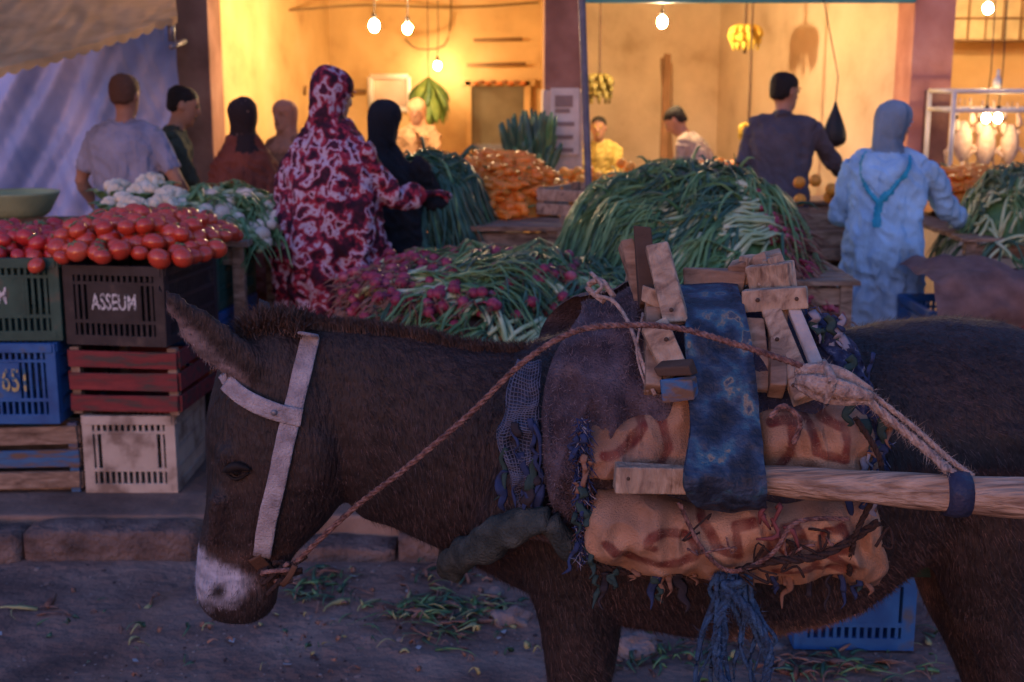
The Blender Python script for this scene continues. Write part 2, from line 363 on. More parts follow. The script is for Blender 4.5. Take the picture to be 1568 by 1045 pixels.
m=MB(); m.tube([W(905,395,7.0)*1-Vector((0,0,.9)),W(905,395,7.0),W(889,-60,7.0),W(887,-200,7.0)],.019,12); m.obj('metal_pole',[M('pole_paint',(.12,.13,.17),scale=20,rough=.45)])
# ---------------------------------------------------------------- crates
def tf3(loc,yaw):
    return Matrix.Translation(Vector(loc))@Matrix.Rotation(math.radians(yaw),4,'Z')
def place(mb,Mx):
    mb.v=[tuple(Mx@Vector(v)) for v in mb.v]
def text(mb,s,size,c,mi):
    cu=bpy.data.curves.new('t','FONT'); cu.body=s; cu.size=size; cu.align_x='CENTER'; cu.align_y='CENTER'; cu.extrude=.0008; cu.resolution_u=3; cu.offset=size*.012
    o=bpy.data.objects.new('t',cu); col.objects.link(o); dg=bpy.context.evaluated_depsgraph_get(); me=bpy.data.meshes.new_from_object(o.evaluated_get(dg))
    Rm=Matrix.Translation(Vector(c))@Matrix.Rotation(math.radians(90),4,'X')@Matrix.Diagonal((.72,1.25,1,1))
    mb.add([Rm@v.co for v in me.vertices],[tuple(p.vertices) for p in me.polygons],mi,False); bpy.data.objects.remove(o)
def pcrate(name,loc,w,d,h,mat,yaw=0,solid=True,label=None,lmat=None,panel=.72):
    """plastic field crate; loc= bottom centre of box"""
    m=MB(); t=.012
    for sx in(-1,1):
        for sy in(-1,1): m.box((sx*(w/2-.02),sy*(d/2-.02),h/2),(.04,.04,h-.002))
    m.box((0,0,.012),(w-.03,d-.03,.014))
    def side(L,ax,pos,lab):
        def bx(c,z,ll,hh,tt=t):
            if ax==0: m.box((c,pos,z),(ll,tt,hh))
            else: m.box((pos,c,z),(tt,ll,hh))
        bx(0,h-.018,L-.02,.036,t+.014); bx(0,.02,L-.042,.038,t+.006); bx(0,h*.30,L-.06,.014,t+.003); bx(0,h*.78,L-.06,.012,t+.002)
        n=int(L/.026); pw=panel/2*L
        for i in range(n+1):
            c=-L/2+.03+(L-.06)*i/n
            bx(c,h*.16,.010,h*.28)
            if not(lab and abs(c)<pw): bx(c,h*.56,.011,h*.5)
            bx(c,h*.85,.011,h*.16)
        if lab: bx(0,h*.54,pw*2,h*.44,t+.001)
        else: bx(0,h*.55,L-.06,.014,t+.002)
    side(w,0,-d/2+.008,solid); side(w,0,d/2-.008,False); side(d,1,-w/2+.008,False); side(d,1,w/2-.008,False)
    if label: text(m,label,h*.23,(0,-d/2+.008-.0085,h*.54),1)
    place(m,tf3(loc,yaw)); return m.obj(name,[mat,lmat or ink],bevel=.002)
def wcrate(name,loc,w,d,h,mat,yaw=0,slats=3,mat2=None):
    m=MB(); gp=h/slats
    for sx in(-1,1):
        for sy in(-1,1): m.box((sx*(w/2-.02),sy*(d/2-.02),h/2),(.035,.035,h-.004),1)
    for i in range(slats):
        z=gp*(i+.5); hh=gp*U(.66,.78)
        for sy in(-1,1): m.box((0,sy*(d/2+.003),z+U(-.004,.004)),(w,.011,hh),1 if (mat2 and i%2) else 0,Matrix.Rotation(U(-.016,.016),3,'Y'),.004)
        for sx in(-1,1): m.box((sx*(w/2+.004),0,z+U(-.004,.004)),(.011,d-.014,hh),0,None,.0015)
    for i in range(5): m.box((0,-d/2+.06+i*(d-.12)/4,.012),(w-.05,d/6,.01),0)
    place(m,tf3(loc,yaw)); return m.obj(name,[mat,mat2 or wood],bevel=.0015)
D0=4.85
hB=[Zt(635,D0)-PZ,Zt(530,D0)-Zt(637,D0),Zt(408,D0)-Zt(532,D0)]
xb0,xb1=X(128,D0,700),X(270,D0,700)
wB=xb1-xb0
z=PZ
pcrate('plastic_crate',((xb0+xb1)/2,D0+.25,z),wB,.5,hB[0]-.005,whp,0,True,None,None,.6); z+=hB[0]
wcrate('wooden_crate',(X(188,D0,580)+.03,D0+.25,z),.42,.52,hB[1]-.01,woodr,-5,3); z+=hB[1]
pcrate('plastic_crate',(X(178,D0,460)+.04,D0+.23,z),.40,.52,hB[2]-.005,blk,-9,True,'ASSEUM',ink,.5); zTop=z+hB[2]
xa=X(105,D0,600)-.30; z=PZ
wcrate('wooden_crate',(xa+.03,D0+.25,z),.56,.5,.28,wood,2,3,woodb); z+=.285
pcrate('plastic_crate',(xa-.01,D0+.22,z),.56,.5,.315,blu,0,True,None,None,.5)
zm=z; z+=.32
m=MB(); text(m,'651',.10,(X(28,D0,560)-.0,D0-.0415,zm+.17),0); m.obj('painted_mark',[inky])
pcrate('plastic_crate',(xa,D0+.24,z),.58,.5,.315,grn,1,True,'ASSEUM',ink,.55); zTopA=z+.315
xs=X(340,5.5,400)-.14; z=PZ
for i,mt in enumerate([blk,blu,grn]):
    pcrate('plastic_crate',(xs-.05,5.72,z),.42,.56,.30,mt,-6,False); z+=.305
for i,mt in enumerate([grn,blk,grn]):
    pcrate('plastic_crate',(xs-.55,5.75,PZ+i*.305),.5,.56,.30,mt,2,False)
    pcrate('plastic_crate',(xs-1.1,5.75,PZ+i*.305),.5,.56,.30,mt,-2,False)
# ---------------------------------------------------------------- produce
tom=M('tomato_skin',[(.3,(.46,.035,.015)),(.6,(.56,.07,.03)),(.8,(.60,.15,.06))],scale=7,rough=.17,bump=0,spec=.7)
tomr=M('tomato_red',[(.3,(.40,.02,.02)),(.7,(.56,.045,.035))],scale=9,rough=.2,bump=0,spec=.6)
leafg=M('leaf_green',[(.3,(.04,.11,.04)),(.5,(.10,.22,.08)),(.75,(.22,.36,.15))],scale=9,rough=.42,bump=.2,spec=.45)
leafd=M('leaf_dark',[(.3,(.02,.06,.04)),(.6,(.05,.13,.075)),(.8,(.10,.20,.12))],scale=9,rough=.42,bump=.2,spec=.45)
stalk=M('stalk_pale',[(.3,(.22,.34,.15)),(.55,(.42,.51,.29)),(.8,(.62,.64,.50))],scale=12,rough=.38,bump=.1,spec=.45)
bulbp=M('onion_red',[(.3,(.13,.02,.04)),(.55,(.27,.04,.08)),(.75,(.40,.15,.18))],scale=20,rough=.35,bump=.1)
rootm=M('roots_brown',[(.3,(.13,.06,.045)),(.7,(.32,.19,.14))],scale=20,rough=.9)
def mound(cx,cy,rx,ry,z0,h,pw=.6,na=0,nf=5):
    def f(x,y):
        q=1-((x-cx)/rx)**2-((y-cy)/ry)**2; e=na*noise.noise(Vector((x*nf,y*nf,cx)))+na*.5*noise.noise(Vector((x*nf*2.7,y*nf*2.7,cx))) if na else 0
        return z0+e+(h*(q**pw) if q>0 else h*q*.9)
    return f
def basem(mb,f,cx,cy,rx,ry,mi,drop=.03,amp=.02):
    def fn(u,v):
        a=2*math.pi*u; x=cx+rx*v*math.cos(a); y=cy+ry*v*math.sin(a)
        return Vector((x,y,f(x,y)-drop+amp*noise.noise(Vector((x*12,y*12,0)))))
    mb.grid(fn,40,14,mi)
def tomato_pile(name,pts,r,mat,calyx=True):
    m=MB()
    for p in pts:
        Rm=Matrix.Rotation(U(-.6,.6),3,'X')@Matrix.Rotation(U(-.6,.6),3,'Y')
        rr=r*U(.8,1.15); m.ball(p,(rr,rr*U(.92,1.05),rr*U(.76,.88)),0,14,9,Rm,.012)
        if calyx and R()<.35:
            c=Vector(p)+Rm@Vector((0,0,rr*.80))
            for k in range(5):
                a=k*1.257+U(0,.4); d=Rm@Vector((math.cos(a),math.sin(a),.1)); m.tube([c,c+d*.014,c+d*.022+Vector((0,0,-.003))],[.003,.003,.001],4,1)
    return m.obj(name,[mat,leafg])
def hexpts(f,x0,x1,y0,y1,s,inside,zo=0):
    out=[];j=0;y=y0
    while y<y1:
        x=x0+(s/2 if j%2 else 0)
        while x<x1:
            xx=x+U(-.25,.25)*s; yy=y+U(-.25,.25)*s
            if inside(xx,yy): out.append((xx,yy,f(xx,yy)+zo+U(-.012,.012)))
            x+=s
        y+=s*.87;j+=1
    return out
cB=X(195,5.1,380)
fT=mound(cB+.03,D0+.36,.46,.56,zTop-.035,.12)
insB=lambda x,y: ((x-cB-.03)/.355)**4+((y-D0-.30)/.40)**4<1
pts=hexpts(fT,cB-.5,cB+.5,D0-.1,D0+.9,.074,insB,.01)
pts+=hexpts(fT,cB-.2,cB+.28,D0+.1,D0+.6,.078,insB,.055)
tomato_pile('tomato_pile',pts,.040,tom)
fA=mound(xa,D0+.35,.5,.6,zTopA-.03,.05)
insA=lambda x,y: abs(x-xa)<.29 and D0+.03<y<D0+.48
tomato_pile('tomato_pile',hexpts(fA,xa-.4,xa+.4,D0,D0+.55,.07,insA,0)+hexpts(fA,xa-.3,xa+.3,D0+.1,D0+.5,.07,insA,.045),.036,tomr)
caul=M('cauliflower_curd',[(.3,(.55,.47,.32)),(.6,(.72,.66,.5)),(.8,(.8,.76,.62))],scale=20,rough=.8,bump=.8,bscale=90)
m=MB()
for (px,py,D) in[(185,320,5.85),(222,303,6.0),(262,310,5.95),(205,328,5.7),(248,324,5.75),(290,330,5.85),(232,290,6.2),(180,300,6.1)]:
    c=W(px,py,D)
    for k in range(50):
        a=U(0,6.28); e=U(-.1,1.5); d=Vector((math.cos(a)*math.cos(e),math.sin(a)*math.cos(e),math.sin(e)*.8)); m.ball(c+d*.068,U(.018,.028),0,8,6,None,.08)
    for k in range(9):
        a=k*.7+U(0,.3); d=Vector((math.cos(a),math.sin(a),0)); m.tube([c+d*.03+Vector((0,0,-.05)),c+d*.085,c+d*.11+Vector((0,0,.03)),c+d*.14+Vector((0,0,.025))],[(.01,.004),(.032,.004),(.03,.003),(.006,.002)],6,1,side=d.cross(Vector((0,0,1))),sub=2)
m.obj('cauliflower_heap',[caul,leafg])
def strand(mb,p,d,L,f,r=.006,mi=1,n=5,seg=6,curl=.5,zo=0,flat=.5,r1=None,droop=0,lift=.05):
    """stem or leaf that lies on the surface f"""
    pts=[];rad=[]; a=math.atan2(d[1],d[0]); x,y=p[0],p[1]; s=L/seg; ca=U(-curl,curl); up=U(0,lift)
    for i in range(seg+1):
        t=i/seg; z=f(x,y)+zo+up*math.sin(t*math.pi)-droop*t*t
        pts.append((x,y,z)); rr=r*(1-t)+(r1 if r1 is not None else r*.2)*t
        if mi!=1 and i==1: rr=r*1.15
        rad.append((rr,rr*flat)); a+=ca/seg+U(-.06,.06); x+=math.cos(a)*s; y+=math.sin(a)*s
    mb.tube(pts,rad,n,mi,side=(math.sin(a),-math.cos(a),U(-.5,.5)),cap=True)
    return pts,a
def onion(mb,p,ang,f,L=.5,bulb=True,zo=0,lm=2,nl=4,br=.016,lr=.011,droop=0,sp=.35,curl=.7,sf=.4,bm=0):
    d=(math.cos(ang),math.sin(ang)); z=f(p[0],p[1])+zo
    if bulb:
        mb.ball((p[0],p[1],z),(br,br,br*.9),bm,9,7)
        for k in range(4):
            q=Vector((p[0],p[1],z)); e=Vector((-d[0]+U(-.5,.5),-d[1]+U(-.5,.5),U(-.6,.2)))*U(.025,.055); mb.tube([q,q+e*.6,q+e+Vector((0,0,-.012))],[.004,.003,.0008],3,3)
    s,a=strand(mb,(*p,0),d,L*sf,f,r=br*.6,r1=br*.5,mi=1,zo=zo,seg=4,curl=.15,flat=.9,n=6,lift=.01)
    e=s[-1]
    for k in range(nl):
        aa=a+U(-sp,sp); strand(mb,(e[0],e[1],0),(math.cos(aa),math.sin(aa)),L*(1-sf)*U(.75,1.15),f,r=lr*U(.7,1.25),mi=lm,zo=zo+U(-.005,.02),seg=7,curl=curl,flat=.3,droop=droop*R())
def bundle(mb,x,y,ang,f,n,L,**k):
    q=(-math.sin(ang),math.cos(ang))
    for i in range(n):
        o=random.gauss(0,.032); b=random.gauss(0,.02); onion(mb,(x+q[0]*o-math.cos(ang)*b,y+q[1]*o-math.sin(ang)*b),ang+random.gauss(0,.09),f,L*U(.85,1.15),zo=U(0,.065),**k)
# A: large spring onion heap
cx,cy=X(1055,5.8,320),5.85; zt=Zt(258,5.9); f=mound(cx,cy,.56,.66,.90,zt-.97,.55,.05,4)
m=MB(); basem(m,f,cx,cy,.56,.64,2,.02)
def inb(x,y,rx,ry): return ((x-cx)/rx)**2+((y-cy)/ry)**2<1
for i in range(200):
    x=cx+U(-.5,.48); y=cy+U(-.62,.35)
    if inb(x,y,.52,.62): onion(m,(x,y),math.pi+U(-.8,1.2),f,U(.3,.5),bulb=False,zo=U(0,.02),lm=4,lr=.013)
for i in range(48):
    x=cx+U(-.12,.44); y=cy+U(-.6,.32)
    if not inb(x,y,.5,.6): continue
    bundle(m,x,y,math.pi+U(-.35,.75),f,10,U(.5,.72),bulb=x>cx+.2,lm=2 if R()<.75 else 4,nl=3,br=.0145,lr=.011,droop=.05,sf=.48)
for i in range(16):
    x=cx+U(-.15,.3); y=cy+U(.05,.4)
    bundle(m,x,y,-math.pi/2+U(-1.1,.7),f,9,U(.45,.6),bulb=False,lm=2 if R()<.6 else 4,nl=4,br=.0135,lr=.012,droop=.04,sf=.45)
for i in range(90):
    a=U(-2.8,2.9); x=cx+.42*math.cos(a)*U(.3,1); y=cy+.5*math.sin(a)*U(.3,1); q=Vector((x,y,f(x,y)+.02)); d=Vector((U(-1,.4),U(-.7,.3),U(.1,.8))).normalized()*U(.08,.18)
    m.tube([q,q+d*.5,q+d+Vector((0,0,-.02)),q+d*1.35+Vector((0,0,-.07))],[(.009,.003),(.009,.003),(.006,.002),(.001,.001)],5,2 if R()<.6 else 4,sub=2)
m.obj('spring_onion_heap',[bulbp,stalk,leafg,rootm,leafd])
m=MB()
for i in range(560):
    x=cx+U(.30,.58); y=cy+U(-.6,.4); z=f(x,y)+U(0,.06); d=Vector((U(.2,1),U(-.6,.3),U(-1,.1)))*U(.05,.12)
    q=Vector((x,y,z)); m.tube([q,q+d*.5,q+d+Vector((0,0,-.03))],[.007,.004,.001],4,0 if R()<.75 else 1)
    if R()<.3: m.ball(q,(.016,.016,.014),1,8,6)
m.obj('onion_root_fringe',[rootm,bulbp])
# B: red onions with greens
cx,cy=X(748,5.2,430),5.2; zt=Zt(385,5.4); f=mound(cx,cy,.62,.62,.78,zt-.84,.6,.055,5)
m=MB(); basem(m,f,cx,cy,.62,.6,3,.02)
for i in range(100):
    x=cx+U(-.3,.6); y=cy+U(-.6,.4)
    if inb(x,y,.58,.58): onion(m,(x,y),U(0,6.28),f,U(.25,.4),bulb=False,zo=U(0,.02),lm=4)
for i in range(26):
    x=cx+U(-.56,-.12); y=cy+U(-.6,.35)
    if inb(x,y,.6,.6): bundle(m,x,y,U(-.5,.5),f,8,U(.42,.6),bulb=True,br=.02,nl=3,lm=2 if R()<.55 else 4,lr=.010,sf=.36)
for i in range(28):
    x=cx+U(-.1,.58); y=cy+U(-.6,.3)
    if inb(x,y,.6,.6): bundle(m,x,y,U(-2.6,-.4) if R()<.6 else U(2.6,3.6),f,8,U(.35,.5),bulb=R()<.35,br=.017,nl=3,lm=2 if R()<.65 else 4,lr=.010,sf=.45)
for i in range(850):
    x=cx+U(-.6,.35); y=cy+U(-.62,.4)
    if not inb(x,y,.62,.62) : continue
    if x>cx-.2 and R()<.55: continue
    q=Vector((x,y,f(x,y)+U(.03,.09)))
    if R()<.5: m.ball(q,(.027,.022,.021),0,9,7,Matrix.Rotation(U(0,3),3,'Z'))
    for k in range(5):
        d=Vector((U(-1,.6),U(-1,.5),U(-.7,.3)))*U(.04,.10); m.tube([q,q+d*.6,q+d+Vector((0,0,-.015))],[.0045,.003,.0008],3,3 if R()<.85 else 0)
m.obj('red_onion_heap',[bulbp,stalk,leafg,rootm,leafd])
# C: dark leeks behind
cx,cy=X(655,6.75,300),6.75; zt=Zt(252,6.75); f=mound(cx,cy,.30,.38,1.0,zt-1.04,.5,.05,5)
m=MB(); basem(m,f,cx,cy,.30,.38,2,.02)
for i in range(32):
    x=cx+U(-.24,.08); y=cy+U(-.28,.28); bundle(m,x,y,U(-1.3,.2) if R()<.8 else U(2.4,3.6),f,7,U(.36,.52),bulb=False,nl=4,lm=4 if R()<.8 else 2,lr=.016,droop=.14,sf=.25)
for i in range(40):
    q=Vector((cx+U(-.2,.2),cy+U(-.3,.1),0)); q.z=f(q.x,q.y)+.02; d=Vector((U(-1,1),U(-.7,.3),U(.1,.9))).normalized()*U(.08,.16)
    m.tube([q,q+d*.5,q+d,q+d*1.4+Vector((0,0,-.08))],[(.012,.003),(.013,.003),(.01,.002),(.001,.001)],5,4,sub=2)
m.obj('leek_heap',[bulbp,stalk,leafg,rootm,leafd])
cx,cy=X(338,5.95,320),6.0; f=mound(cx,cy,.34,.4,1.0,.14,.6,.03,6)
m=MB(); basem(m,f,cx,cy,.34,.4,2,.02)
for i in range(150):
    x=cx+U(-.3,.3); y=cy+U(-.35,.3); onion(m,(x,y),U(0,6.28),f,U(.2,.32),bulb=True,zo=U(0,.05),nl=3,br=U(.024,.038))
m.obj('turnip_heap',[M('turnip_white',[(.3,(.5,.42,.33)),(.6,(.68,.62,.5))],scale=10,rough=.5,bump=.1),stalk,leafg,rootm])
car=M('carrot_orange',[(.3,(.66,.17,.02)),(.6,(.82,.27,.035)),(.8,(.85,.36,.08))],scale=14,rough=.4,bump=.2,spec=.4)
def carrots(name,cx,cy,rx,ry,z0,h,n):
    f=mound(cx,cy,rx,ry,z0,h,.7,.02,8); m=MB(); basem(m,f,cx,cy,rx,ry,0,.02)
    for i in range(n):
        a=U(0,6.28); r=math.sqrt(R()); x=cx+rx*r*math.cos(a); y=cy+ry*r*math.sin(a); b=U(0,6.28)
        d=Vector((math.cos(b),math.sin(b),U(-.25,.25)))*U(.12,.17); p=Vector((x,y,f(x,y)+U(0,.03)))-d*.5
        m.tube([p-d*.05,p,p+d*.3,p+d*.75,p+d],[.008,.024,.023,.014,.002],8,0)
        if R()<.15: m.tube([p,p-d*.4+Vector((0,0,.02))],[.006,.003],4,1)
    return m.obj(name,[car,leafg])
carrots('carrot_heap',X(772,7.35,300),7.35,.32,.62,.98,Zt(240,7.35)-.98,320)
carrots('carrot_heap',X(1475,7.2,300),7.2,.2,.3,1.0,.2,60)
carrots('carrot_heap',X(1120,8.3,300),8.3,.2,.3,.95,.2,50)
orm=M('orange_peel',(.75,.3,.04),scale=20,rough=.4,bump=.3,bscale=200)
m=MB()
for cx_,cy_,n in[(X(1120,9.0,250),9.0,40),(X(915,8.6,260),8.7,30),(X(1275,7.5,320),7.5,16)]:
    for i in range(n): m.ball((cx_+U(-.22,.22),cy_+U(-.2,.2),1.0+U(0,.14)),.036,0,10,7)
m.obj('orange_heap',[orm])
cx,cy=X(1590,6.5,340),6.5; f=mound(cx,cy,.36,.4,.98,.24,.55,.03,6)
m=MB(); basem(m,f,cx,cy,.36,.4,2,.02)
for i in range(240):
    x=cx+U(-.34,.34); y=cy+U(-.36,.3); onion(m,(x,y),U(0,6.28),f,U(.2,.32),bulb=False,zo=U(0,.05),nl=4,lm=4 if R()<.5 else 2,lr=.009)
m.obj('herb_heap',[bulbp,stalk,leafg,rootm,leafd])
def table(name,x0,x1,y0,y1,z):
    m=MB(); n=int((y1-y0)/.14)+1
    for i in range(n): m.box(((x0+x1)/2,y0+(i+.5)*(y1-y0)/n,z-.012),(x1-x0,(y1-y0)/n-.008,.022),0,None,.003)
    for x in(x0+.05,x1-.05):
        for y in(y0+.05,y1-.05): m.box((x,y,(z-.024+PZ)/2),(.05,.05,z-.024-PZ),0)
    for y in(y0+.05,y1-.05): m.box(((x0+x1)/2,y,z-.07),(x1-x0-.1,.025,.07),0)
    return m.obj(name,[wood],bevel=.003)
table('market_table',-.72,.5,4.72,5.72,.78); table('market_table',.28,1.42,5.25,6.45,.90); table('market_table',-.66,.25,6.4,8.1,.99)
table('market_table',X(90,5.9),X(400,5.9),5.5,6.35,1.03); table('market_table',.4,1.0,7.9,9.0,.92); table('market_table',X(1060,8.6),X(1300,8.6),8.35,8.8,.93)
table('market_table',X(1415,6.9),4.0,6.2,7.6,.96)
for (px,D,z,w_,mt) in[(1270,7.3,PZ,.42,wood),(1270,7.3,PZ+.29,.42,wood),(1272,7.3,PZ+.58,.42,wood)]:
    wcrate('wooden_crate',(X(px,D,380),D,z),w_,.4,.28,mt,U(-5,5),3)
for k in range(3): wcrate('wooden_crate',(-.35+k*.45,4.98,PZ),.42,.45,.27,wood,U(-4,4),3)
for k in range(3): pcrate('plastic_crate',(-.35+k*.45,5.0,PZ+.28),.42,.45,.28,[grn,blk,blu][k],U(-4,4),False)
wcrate('wooden_crate',(X(895,6.95,330),6.95,1.0),.34,.42,.15,woodl,-30,2)
wcrate('wooden_crate',(X(30,6.4,320),6.6,PZ+.62),.5,.5,.26,wood,5,3); wcrate('wooden_crate',(X(30,6.4,320),6.6,PZ+.31),.5,.5,.3,wood,-5,3); wcrate('wooden_crate',(X(30,6.4,320),6.6,PZ),.5,.5,.3,wood,0,3)
m=MB(); c=W(25,272,6.6); c.z=1.02
m.rings([(c+Vector((0,0,z)),Vector((r,0,0)),Vector((0,r,0))) for z,r in[(0,.12),(.02,.15),(.09,.19),(.12,.205),(.125,.2),(.09,.175),(.03,.14)]],32,0,2)
m.obj('green_basin',[M('basin_plastic',(.30,.36,.2),rough=.4)])
D=5.6
for i,(px,mt) in enumerate([(1478,blu),(1568,redp),(1680,blu)]):
    for k in range(2): pcrate('plastic_crate',(X(px,D,470)+.05,D+.3,PZ+k*.29),.36,.5,.28,mt,U(-3,3),False)
m=MB()
def sk(u,v):
    x=X(1425,5.65,420)+u*1.1; t=v
    if t<.5: y=6.1-t*1.0; z=.86+.05*math.sin(u*9)
    else: y=5.6-.06*math.sin((t-.5)*6); z=.86-(t-.5)*.44
    z+=.05*noise.noise(Vector((x*5,y*5,z*3)))+.03*noise.noise(Vector((x*14,t*5,2))); y+=.05*noise.noise(Vector((x*9,t*4,7)))
    return Vector((x,y,z))
m.grid(sk,60,40); m.obj('sackcloth_cover',[M('sackcloth_brown',[(.3,(.14,.08,.07)),(.7,(.26,.15,.13))],scale=12,bump=.6,bscale=200)])
ban=M('banana_yellow',[(.3,(.60,.42,.06)),(.7,(.8,.62,.12))],scale=12,rough=.45,bump=.1)
bano=M('banana_overripe',[(.3,(.14,.12,.04)),(.7,(.30,.24,.07))],scale=30,rough=.5,bump=.1)
def bananas(name,px,py,D,n,mt,r=.11,hands=3):
    c=W(px,py,D); m=MB(); m.tube([c+Vector((0,0,-.1)),c+Vector((0,0,.1)),Vector((c.x,c.y,2.85))],[.015,.012,.004],6,1)
    for h in range(hands):
        for k in range(n):
            a=k*6.28/n+h*.35+U(-.1,.1); d=Vector((math.cos(a),math.sin(a),0)); z=Vector((0,0,1)); s=(1-.12*h)*U(.9,1.08); b=c+z*(.09-h*.055)*r/.11
            m.tube([b+d*.01,b+d*r*.35*s+z*r*.12,b+d*r*.8*s-z*r*.1,b+d*r*1.0*s-z*r*.5,b+d*r*.9*s-z*r*.95],[.006,.012,.021*r/.11,.02*r/.11,.005],7,0,sub=2)
    return m.obj(name,[mt,woodd])
bananas('banana_bunch',1141,62,10.4,9,ban,.12,2); bananas('banana_bunch',918,135,10.6,8,bano,.11,3); bananas('banana_bunch',1146,205,10.2,7,ban,.08,2)
m=MB(); c=W(656,118,11.4)
m.tube([c,Vector((c.x,c.y,2.85))],.004,5,1)
for i in range(70):
    a=U(0,6.28); d=Vector((math.cos(a),math.sin(a),0)); l=U(.18,.42); s=U(.05,.17)
    m.tube([c,c+d*s*.6-Vector((0,0,l*.35)),c+d*s-Vector((0,0,l*.7)),c+d*s*1.1-Vector((0,0,l))],[(.006,.004),(.04,.005),(.05,.004),(.008,.002)],6,0 if R()<.6 else 2,side=Vector((-d.y,d.x,0)),sub=2)
m.obj('hanging_greens',[M('chard_green',[(.3,(.10,.20,.04)),(.7,(.30,.40,.10))],scale=10,rough=.5),woodd,leafg])
m=MB()
for i in range(60):
    x=X(812,9.0,240)+U(-.1,.1); y=9+U(-.12,.1); a=U(0,6.28); p=Vector((x,y,1.0)); d=Vector((math.cos(a)*.12,math.sin(a)*.12,U(.2,.5))); m.tube([p,p+d*.6,p+d],[(.008,.008),(.03,.006),(.01,.003)],5,0 if R()<.5 else 1,side=(1,0,0),sub=2)
m.obj('leafy_greens',[leafd,leafg])
m=MB(); p=W(1278,190,8.6)
m.rings([(p+Vector((0,0,z)),Vector((r,0,0)),Vector((0,r*.6,0))) for z,r in[(.14,.008),(.1,.02),(.03,.05),(-.06,.08),(-.12,.075),(-.15,.03)]],14,0,3); m.tube([p+Vector((0,0,.14)),p+Vector((.02,.05,.3)),(p.x,FY,2.35)],.004,5,0)
m.obj('hanging_bag',[M('bag_black',(.012,.012,.014),rough=.4,bump=.5,bscale=30)])
m=MB(); m.plank(W(1022,85,11.8),W(1015,260,11.3),.06,.05); m.plank(W(1016,90,11.9),W(1028,262,11.5),.05,.05); m.obj('leaning_timber',[M('timber_brown',(.22,.12,.06))])
chm=M('chicken_skin',[(.3,(.50,.33,.22)),(.7,(.66,.48,.34))],scale=30,rough=.5,bump=.6,bscale=150)
for px,py,s in[(1474,212,1.15),(1509,218,1.2),(1546,216,1.1)]:
    c=W(px,py,8.85); z=Vector((0,0,1)); m=MB()
    m.rings([(c+z*h*s,Vector((a*s,0,0)),Vector((0,b*s,0))) for h,a,b in[(.10,.015,.015),(.07,.035,.035),(.0,.055,.055),(-.07,.05,.052),(-.12,.026,.03),(-.14,.01,.01)]],14,0,2)
    for sx in(-1,1):
        m.tube([c+Vector((sx*.03,0,.03))*s,c+Vector((sx*.05,-.01,.10))*s,c+Vector((sx*.035,0,.17))*s,c+Vector((sx*.03,0,.23))*s],[.02*s,.023*s,.007*s,.006*s],8,0,sub=2)
        m.tube([c+Vector((sx*.045,0,-.04))*s,c+Vector((sx*.10,-.01,-.08))*s,c+Vector((sx*.085,0,-.16))*s],[.013*s,.011*s,.004*s],7,0,sub=2)
    m.tube([c+z*-.12*s,c+Vector((.01,-.02,-.2))*s,c+Vector((0,-.03,-.25))*s],[.014*s,.010*s,.012*s],7,0,sub=2)
    m.tube([c+z*.19*s,c+z*.26],.003,5,1); m.obj('plucked_chicken',[chm,metal])
m=MB(); a=W(1446,140,8.7);b=W(1640,300,8.7)
for x in(a.x,b.x):
    for y in(8.5,9.0): m.tube([(x,y,.9),(x,y,a.z)],.016,8,0)
for z in(a.z,b.z+.02,a.z-.12):
    for y in(8.5,9.0): m.tube([(a.x,y,z),(b.x,y,z)],.014,8,0)
    for x in(a.x,b.x): m.tube([(x,8.5,z),(x,9.0,z)],.014,8,0)
m.b2((a.x-.03,8.48,PZ),(b.x+.1,9.05,b.z-.02),1); m.b2((a.x-.06,8.44,b.z-.018),(b.x+.13,9.1,b.z+.01),2)
m.obj('butcher_display_stand',[M('frame_cream',(.7,.66,.55),rough=.4),M('tile_cream',(.5,.42,.3)),metal])
m=MB(); p=W(1527,135,8.75); m.rings([(p+Vector((0,0,z)),Vector((r,0,0)),Vector((0,r,0))) for z,r in[(.0,.03),(.05,.03),(.075,.012),(.12,.011)]],12,0,2); m.obj('glass_bottle',[M('bottle_pale',(.6,.6,.55),rough=.1,bump=0)])
